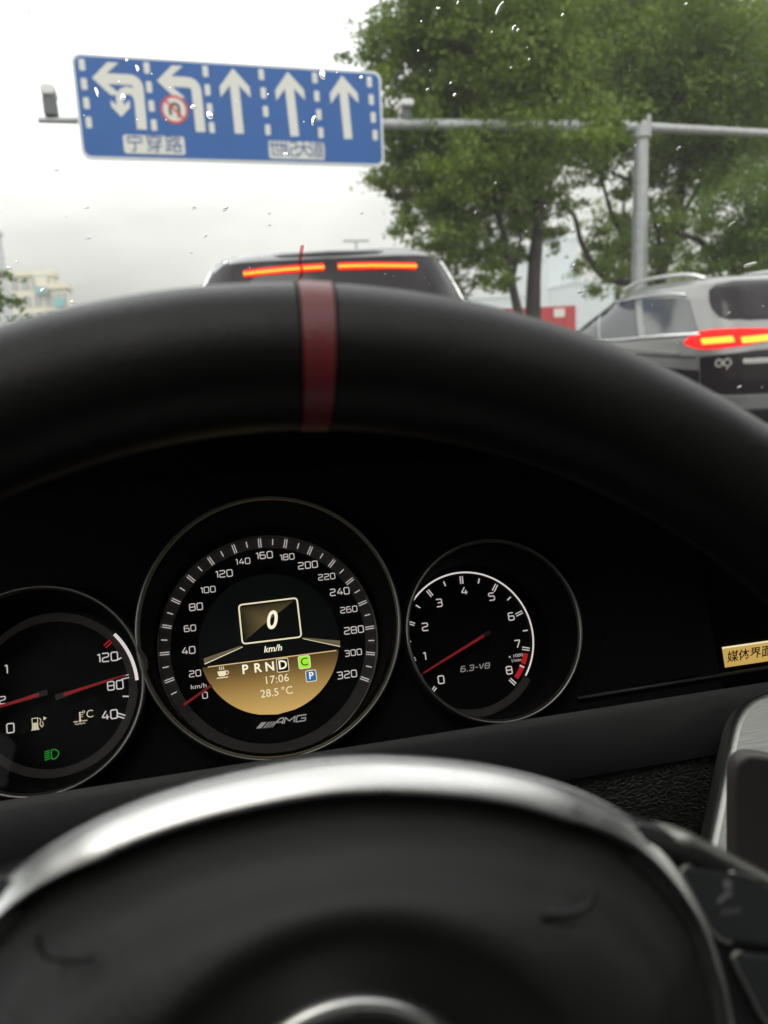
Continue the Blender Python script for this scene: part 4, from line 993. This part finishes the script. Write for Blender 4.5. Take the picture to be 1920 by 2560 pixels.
tm.ribbon(hf, [(X, Y_ - q * 1.2), (X, Y_ + q * 3.0)], q * .75, .0012); tm.fill(hf, [circ(X, Y_ - q * 1.3, q * .7, 14)], .00125)
for k in range(3): tm.ribbon(hf, [(X + q * .3, Y_ + q * (2.6 - k * 1.0)), (X + q * 1.5, Y_ + q * (2.6 - k * 1.0))], q * .3, .00122)
for yy, x0, x1 in ((-1.5, -3.2, -1.0), (-1.5, 1.0, 3.4), (-2.7, -2.6, 2.4)):
    n_ = 13; tm.ribbon(hf, [(X + q * (x0 + (x1 - x0) * k / (n_ - 1)), Y_ + q * (yy + .22 * math.sin(k * 1.5))) for k in range(n_)], q * .32, .0012)
tm.build('coolant_symbol', CREAMLAMP, t3)
a, b = HC(840, 1395); txt(hf, '\u00b0C', a, b, .0058, CREAMLAMP, 'unit_lettering', t3, .0012)
hl = MB(); X, Y_ = HC(520, 1772); q = .00115
hl.ribbon(hf, spline([(X - q * .9, Y_ - q * 2), (X - q * 1.1, Y_), (X - q * .9, Y_ + q * 2), (X + q * .8, Y_ + q * 1.9), (X + q * 2.2, Y_ + q * .2), (X + q * .8, Y_ - q * 1.9)], 5, True), q * .36, .0012, True)
for k in range(5): hl.ribbon(hf, [(X - q * 4.2, Y_ + q * (1.5 - k * .92)), (X - q * 1.7, Y_ + q * (2.0 - k * .92))], q * .34, .0012)
hl.build('headlamp_symbol', GREENLAMP, t3)

# ------------------------------------------------------------------ centre display with lit menu label
ds = thing('centre_display', 'black centre display with a lit gold media menu label', 'display', (.34, .42, Z0 - .2))
VF = Frame((0, .405, Z0), (1, 0, 0), (0, 0, 1))
L0, L1 = VF.ab(1803, 1617), VF.ab(1811, 1668)
hgt = L0[1] - L1[1]
MB().prism(VF, rrect(L0[0] - .075, L1[1] - .014, L0[0] + .16, L0[1] + .06, .006), -.02, 0, .002).build('screen_housing', PIT, ds)
lab = MB().fill(VF, [[(L1[0], L1[1]), (L1[0] + .11, L1[1]), (L0[0] + .11, L0[1]), (L0[0], L0[1])]], .0006).build('menu_label', GOLD, ds)
MB().fill(VF, [[(L0[0], L0[1] - .0011), (L0[0] + .11, L0[1] - .0011), (L0[0] + .11, L0[1]), (L0[0], L0[1])]], .0009).build('label_edge', LCDTXT2, lab)
for ch, p in zip('\u5a92\u4f53\u754c\u9762', ((1829, 1641), (1857, 1636.5), (1885.5, 1632), (1914, 1627.5))):
    a, b = VF.ab(*p); txt(VF, ch, a, b, hgt * .57, INK, 'menu_character', lab, .0012, 0, .013)

# ------------------------------------------------------------------ steering wheel (turned a touch to the right)
WT = R(25.3); WO = CAM + Vector((.008, .1183, -.1673)); WA = R(-5)
wu = Vector((1, 0, 0)); wv = Vector((0, math.sin(WT), math.cos(WT)))
WHF = Frame(WO, wu * math.cos(WA) + wv * math.sin(WA), -wu * math.sin(WA) + wv * math.cos(WA))
sw = thing('steering_wheel', 'black leather steering wheel with red top marker and silver trim ring', 'steering wheel', WO)
RR, rr = .1843, .0181
def torus(a0, a1, n, r, m=40, closed=False):
    mb = MB(); rings = []
    for i in range(n if closed else n + 1):
        th = R(a0 + (a1 - a0) * i / n)
        rings.append([WHF.p((RR + r * math.cos(2 * math.pi * k / m)) * math.cos(th), (RR + r * math.cos(2 * math.pi * k / m)) * math.sin(th), r * math.sin(2 * math.pi * k / m)) for k in range(m)])
    if closed: rings.append(rings[0])
    return mb.loft(rings, True)
torus(0, 360, 220, rr, 48, True).build('rim', RIMLEATHER, sw, True)
# marker and its two stitched seams
torus(90.5 - 1.18, 90.5 + 1.18, 8, rr + .00035, 64).build('centre_mark', RED, sw, True)
for s in (-1, 1): torus(90.5 + s * 1.31 - .09, 90.5 + s * 1.31 + .09, 2, rr + .0001, 48).build('seam', PIT, sw, True)
# outline of the airbag cover (right half, mirrored), in wheel coordinates
half = [(0, .0887), (.0243, .0864), (.0434, .0817), (.0580, .0748), (.0672, .0662), (.0735, .0550), (.0766, .0435), (.0778, .0320), (.0780, .0), (.0745, -.04), (.056, -.072), (.028, -.086), (0, -.09)]
outl = half + [(-x, y) for x, y in half[-2:0:-1]]
outl = [Vector(p)[:2] for p in spline(outl, 8, True)]
outl = outl[::-1]
ang0 = lambda p: math.degrees(math.atan2(p[1], p[0]))
H0 = .020
def ringw(p):                                              # the silver band narrows towards the sides
    g = abs(ang0(p) - 90); g = min(g, 360 - g)
    return .0067 - .0053 * min(1, max(0, (g - 32) / 24))
rg = []
for p in outl:
    w = ringw(p); d = Vector(p).normalized(); pr = []
    for k in range(15):                                    # one broad outward-facing bevel with a rounded crest
        s = k / 14; q = Vector(p) - d * (w * s)
        pr.append(WHF.p(q.x, q.y, H0 - .004 + w * sum(math.tan(R(62 - 52 * ((j + .5) / 14) ** .5)) / 14 for j in range(k)) - (.0006 if k == 14 else 0)))
    pr = [WHF.p(p[0], p[1], H0 - .014)] + pr + [WHF.p(*(Vector(p) - d * (w + .0002)), H0 - .010)]
    rg.append(pr)
rg.append(rg[0]); mb = MB(); mb.loft(rg, False); mb.build('trim_ring', CHROME, sw, True)
# domed cover with a hollow around the emblem
EM = Vector((0.0, .0180))
def padh(x, y):
    rho = 1.0
    d = math.hypot(x - EM.x, y - EM.y)
    hol = max(0.0, min(1.0, (.047 - d) / .021)); hol = hol * hol * (3 - 2 * hol)
    return hol
cv = []
for i, p in enumerate(outl):
    w = ringw(p); q0 = Vector(p) - Vector(p).normalized() * (w + .0004); row = []
    for k in range(40):
        s = 1 - k / 39
        x, y = EM.x + (q0.x - EM.x) * s, EM.y + (q0.y - EM.y) * s
        edge = 1 - max(0, (s - .80) / .20) ** 2.4
        q = max(0.0, min(1.0, (1 - s) / .42)); dome = .0165 * math.sin(q * math.pi / 2)
        crease = .0010 * math.exp(-((s - .80) / .035) ** 2)
        hgt_ = H0 - .008 + .004 * edge + dome - crease - .016 * padh(x, y)
        row.append(WHF.p(x, y, hgt_))
    cv.append(row)
cv.append(cv[0]); mb = MB(); mb.loft(cv, False); pad = mb.build('airbag_cover', PADMAT, sw, True)
# moulded thumb marks on the cover
WP = WHF.off(H0 + .0085)
for pts in ([(1350, 2283), (1420, 2278), (1465, 2255), (1478, 2215)], [(98, 2325), (112, 2368), (150, 2385), (240, 2388)]):
    P = []
    for p in pts:
        a, b = WP.ab(*p); P.append((a, b))
    P = [tuple(q)[:2] for q in spline(P, 6)]
    hh = []
    for a, b in P:
        hh.append(WP.p(a, b, .0016))
    MB().tube(hh, .0007, 8).build('moulded_ridge', PADMAT, pad, True)
# emblem: ring and upright
EF = Frame(WHF.p(EM.x, EM.y, .0165), WHF.u, WHF.v)
ring_lathe(EF, 0, 0, [(.0285, -.004), (.0285, .0006), (.0279, .0016), (.0262, .0022), (.0246, .0014), (.0243, -.004)], 96).build('emblem_ring', CHROME, sw, True)
MB().fill(EF, [circ(0, 0, .0238, 64)], -.0035).build('emblem_back', PIT, sw)
sm = MB()
for k in range(3):
    g = R(90 + 120 * k); d = Vector((math.cos(g), math.sin(g))); m_ = Vector((-d.y, d.x))
    sm.add([EF.p(*(d * .0238), .0), EF.p(*(m_ * .0032), -.002), EF.p(0, 0, .0025), EF.p(*(-m_ * .0032), -.002)], [(0, 1, 2), (0, 2, 3)])
sm.build('emblem_star', CHROME, sw)
# spokes
def spoke(s):
    top = [(.060, .0735), (.0700, .0705), (.0830, .0640), (.100, .0545), (.130, .0370), (.172, .0150)]
    bot = [(.060, -.02), (.078, -.02), (.09, -.02), (.105, -.022), (.13, -.026), (.172, -.03)]
    rows = []
    for (x, yt), (xb, yb) in zip(spline(top, 6), spline(bot, 6)):
        hh = H0 - .002 - .014 * max(0, (x - .06) / .11)
        rows.append([WHF.p(s * x, yt, hh - .012), WHF.p(s * x, yt - .0005, hh - .004), WHF.p(s * (x - .0002), yt - .0020, hh - .0006), WHF.p(s * x, yt - .0045, hh), WHF.p(s * x, yt - .0062, hh - .0006), WHF.p(s * x, yt - .0070, hh - .003),
                     WHF.p(s * (x * .5 + xb * .5), (yt - .0075), hh - .0032), WHF.p(s * xb, yb, hh - .0032), WHF.p(s * xb, yb - .002, hh - .012)])
    mb = MB(); mb.loft(rows, False); return mb
SPK = mat('spoke_gloss_black', (.025, .026, .026), .30, rvar=(40, .05))
SPKM = mat('spoke_grey_metal', (.42, .42, .39), .42, metal=1.0)
BTN = mat('button_black', (.028, .030, .032), .42)
for s in (1, -1):
    spk = spoke(s).build('spoke', SPK, sw, angle=60)
    tp = spline([(.0655, .0700), (.0705, .0684), (.0830, .0618), (.100, .0523), (.130, .0348), (.168, .0150)], 6)
    MB().tube([WHF.p(s * x, y, H0 - .0028 - .014 * max(0, (x - .06) / .11) - .009 * max(0, (.072 - x) / .0065)) for x, y in tp], [.0010 + .0010 * min(1, k / 6) for k in range(len(tp))], 12).build('spoke_edge', SPKM, spk, True)
BF = WHF.off(H0 - .006)
def bpx(*p): return BF.ab(*p)
b1 = [bpx(*p) for p in ((1682, 2158), (1780, 2348), (1990, 2372), (2000, 2260), (1850, 2182))]
b1o = [tuple(p)[:2] for p in fillet(b1, .0035, 5, True)]
b2 = [bpx(*p) for p in ((1812, 2372), (1905, 2560), (2060, 2560), (2040, 2400))]
b2o = [tuple(p)[:2] for p in fillet(b2, .003, 5, True)]
for bo in (b1o, b2o):
    bt = MB().prism(BF, bo, -.004, .0016, .0008).build('button', BTN, sw, angle=50)
    n_ = len(bo)
    MB().tube([BF.p(*q, .0014) for q in bo[: int(n_ * .42)]], .00045, 6).build('button_edge', SPKM, bt, True)
    MB().tube([BF.p(*q, .0014) for q in bo[int(n_ * .80):]], .00055, 6).build('button_edge', SPKM, bt, True)
# small pictogram on the upper button: a seated talking figure
PICT = mat('button_print', (.16, .16, .16), .5)
X, Y_ = bpx(1800, 2225); pk = MB(); q = .0012
pk.fill(BF, [circ(X + q * .6, Y_ + q * 1.2, q * .9, 16)], .0019)
pk.ribbon(BF, spline([(X - q * 1.6, Y_ - q * 1.6), (X - q * .2, Y_ - q * .6), (X + q * 1.2, Y_ - q * .2)], 5), q * .9, .0019)
for k in range(3): pk.ribbon(BF, [(X - q * (1.2 - k * 1.3), Y_ - q * 3.6), (X - q * (.4 - k * 1.3), Y_ - q * 2.7)], q * .4, .0019)
pk.build('pictogram', PICT, sw)
# gear paddle behind the right spoke
PD = Frame((0, .215, Z0), (1, 0, 0), (0, 0, 1))
pd = [PD.ab(*p) for p in ((2040, 2300), (2040, 1960), (1985, 1912), (1925, 1893), (1876, 1889), (1848, 1902), (1838, 1935), (1838, 2010), (1838, 2200), (1850, 2300))]
pd = [tuple(p)[:2] for p in fillet(pd, .004, 4, True)]
PADDLE = mat('paddle_grey', (.13, .115, .105), .5)
MB().prism(PD, pd, -.005, 0, .0015).build('gear_paddle', PADDLE, sw, angle=45)
# column shroud
MB().tube([WHF.p(0, 0, .008), WHF.p(0, 0, -.05), WHF.p(0, -.01, -.20)], [.055, .05, .06], 24).build('column_shroud', BLACK, sw, True)

# ------------------------------------------------------------------ rain on the windscreen
def drop_mat():
    m = bpy.data.materials.new('rain_water'); m.use_nodes = True; N = m.node_tree.nodes; N.clear()
    g = N.new('ShaderNodeBsdfGlass'); g.inputs['IOR'].default_value = 1.33; g.inputs['Roughness'].default_value = 0
    m.node_tree.links.new(g.outputs[0], N.new('ShaderNodeOutputMaterial').inputs[0]); return m
WATER = drop_mat()
# the panel facing outwards (away from the driver)
WO_ = Frame(WF.O - WF.n * .0006, WF.u, WF.v)
rd = random.Random(3)
def drop(px, py, rpx, sx, sy, rot, label, group):
    a, b = WO_.ab(px, py); c = WO_.p(a, b); r = .78 * rpx / F * (c - CAM).length
    rings = []; n = 16; ph = [rd.uniform(0, 6.28) for _ in range(3)]
    def rad(t): return 1 + .22 * math.sin(t + ph[0]) + .16 * math.sin(2 * t + ph[1]) + .10 * math.sin(3 * t + ph[2])
    ca_, sa_ = math.cos(rot), math.sin(rot)
    for k in range(6):
        e = k / 5 * math.pi / 2; q = []
        for j in range(n):
            t = 2 * math.pi * j / n; x, y = r * sx * math.cos(t) * rad(t) * math.cos(e), r * sy * math.sin(t) * rad(t) * math.cos(e)
            q.append(WO_.p(a + x * ca_ - y * sa_, b + (x * sa_ + y * ca_) * 1.35, -.55 * r * math.sin(e)))
        rings.append(q)
    mb = MB(); mb.loft([[q.copy() for q in rings[0]]] + rings, True)
    k0 = len(mb.v); mb.f.append(tuple(range(n))); mb.f.append(tuple(reversed(range(k0 - n, k0))))
    o = mb.build('raindrop', WATER, None, True); tag(o, label, 'raindrop', group); return o
GS = 'rain drops on the windscreen'
LAND = {'first lane arrow': (320, 230), 'second lane arrow': (480, 250), 'third lane arrow': (588, 255), 'fourth lane arrow': (725, 262), 'fifth lane arrow': (865, 270), 'left road name plate': (385, 362), 'right road name plate': (740, 375), 'round ban disc': (436, 274),
        'sign top left corner': (190, 135), 'sign top right corner': (940, 180), 'sign bottom left corner': (215, 395), 'sign bottom right corner': (955, 415), 'camera on the arm tip': (125, 255), 'camera beside the sign': (1012, 268), 'gantry pole top': (1603, 300), 'middle of the gantry pole': (1606, 500), 'foot of the gantry pole': (1606, 690),
        'short right arm of the gantry': (1780, 335), 'long arm right of the sign': (1250, 312), 'straight dark trunk': (1340, 650), 'slim forked trunk': (1285, 650), 'bare curved limb': (1450, 620), 'top left of the tree crown': (1000, 60), 'tree crown above the gantry pole': (1620, 150), 'tree crown above the long arm': (1250, 180), 'top right corner of the glass': (1880, 40), 'bright green tree': (1850, 560),
        'left brake bar': (718, 663), 'right brake bar': (945, 655), 'left end of the tall car roof': (540, 640), 'right end of the tall car roof': (1090, 640), 'slim glass tower': (1405, 640), 'red hoarding': (1350, 780), 'silver car side window': (1690, 765), 'silver car rear window': (1850, 725), 'silver car tail lamp': (1800, 850), 'silver car roof rail': (1650, 690), 'silver car badge': (1880, 930),
        'cream far block': (85, 730), 'low turquoise window': (150, 755), 'grey tower': (10, 630), 'far street lamp': (890, 605), 'roadside shrub': (25, 760), 'upper left corner of the glass': (60, 40), 'pale sky under the sign': (500, 500), 'crown edge under the sign corner': (960, 470)}
used = set()
def where(px, py, size):
    for nm, (x, y) in sorted(LAND.items(), key=lambda k: (k[1][0] - px) ** 2 + (k[1][1] - py) ** 2)[:5]:
        dx, dy = px - x, py - y
        rel = ('right of' if dx > 0 else 'left of') if abs(dx) > abs(dy) else ('below' if dy > 0 else 'above')
        if max(abs(dx), abs(dy)) < 14: rel = 'over'
        lb = f'{size} raindrop just {rel} the {nm}'
        if lb not in used: used.add(lb); return lb
    return lb
for x, y, r, a, b, g in ((805, 185, 11, 1.2, .8, -.7), (526, 288, 10, 1.2, .8, -.4), (243, 233, 8, .6, 1.3, .1), (306, 244, 8, 1, 1, 0), (484, 268, 7, 1.1, .8, .3), (783, 302, 9, .8, 1.3, -.3), (1250, 18, 9, .6, 1.5, -.35), (564, 659, 8, 1.4, .7, 0),
        (562, 523, 7, 1.4, .7, .6), (715, 386, 7, 1.4, .7, -.2), (1436, 667, 9, .8, 1.2, .5), (1452, 731, 6, 1.4, .7, .3), (1876, 663, 10, 1.6, .6, .25), (343, 172, 6, .8, 1.3, .4), (904, 193, 5, 1, 1, 0), (1285, 68, 5, .8, 1.4, -.5), (1830, 560, 6, .7, 1.4, -.6)):
    drop(x, y, r, a, b, g, where(x, y, 'large'), GS)
for x, y, r in ((73, 28, 5), (140, 425, 6), (218, 519, 5), (219, 595, 6), (165, 540, 3), (483, 518, 6), (673, 534, 4), (674, 563, 4), (513, 590, 5), (477, 631, 4), (22, 670, 6), (108, 725, 7), (182, 755, 6), (43, 655, 4), (903, 534, 4)):
    drop(x, y, r, 1.3, .7, rd.uniform(-.8, .8), where(x, y, 'small dark'), GS)
def some(n, x0, y0, x1, y1, lo, hi):
    for _ in range(n):
        x, y, r = rd.uniform(x0, x1), rd.uniform(y0, y1), lo + (hi - lo) * rd.random() ** 2.2
        drop(x, y, r, rd.uniform(.7, 1.4), rd.uniform(.6, 1.1), rd.uniform(-1, 1), where(x, y, 'tiny' if r < 3 else 'small'), GS)
some(12, 200, 150, 950, 335, 1.6, 3.2)
some(16, 980, 0, 1900, 300, 1.8, 4.5)
some(16, 1000, 320, 1900, 680, 1.8, 5)
some(14, 1560, 700, 1920, 1000, 2.5, 6)
some(8, 560, 640, 1120, 715, 1.4, 2.8)
# thin water trickle above the red marker, brake-lamp red put into its tint
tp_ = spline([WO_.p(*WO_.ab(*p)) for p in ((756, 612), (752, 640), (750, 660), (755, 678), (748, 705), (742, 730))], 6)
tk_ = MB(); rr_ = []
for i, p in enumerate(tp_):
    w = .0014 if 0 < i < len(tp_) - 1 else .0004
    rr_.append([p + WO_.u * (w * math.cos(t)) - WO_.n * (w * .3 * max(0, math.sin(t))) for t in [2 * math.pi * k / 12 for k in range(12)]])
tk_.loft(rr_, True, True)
o = tk_.build('red_tinted_rivulet', pane('red_tinted_film', (.98, .55, .57), .3, .1), None, True)
tag(o, 'thin wavy brake-light tinted water trickle on the windscreen just above the red wheel marker', 'rivulet')

# ------------------------------------------------------------------ damp air: far things pale out
hz_m = bpy.data.materials.new('damp_air'); hz_m.use_nodes = True; N = hz_m.node_tree.nodes; N.clear()
v = N.new('ShaderNodeVolumePrincipled'); v.inputs['Color'].default_value = (.97, .985, .99, 1); v.inputs['Density'].default_value = .0013; v.inputs['Anisotropy'].default_value = 0.0
hz_m.node_tree.links.new(v.outputs[0], N.new('ShaderNodeOutputMaterial').inputs['Volume'])
hz_o = MB().box((-300, -60, -1.35), (300, 300, 44)).build('haze', hz_m); hz_o['kind'] = 'stuff'
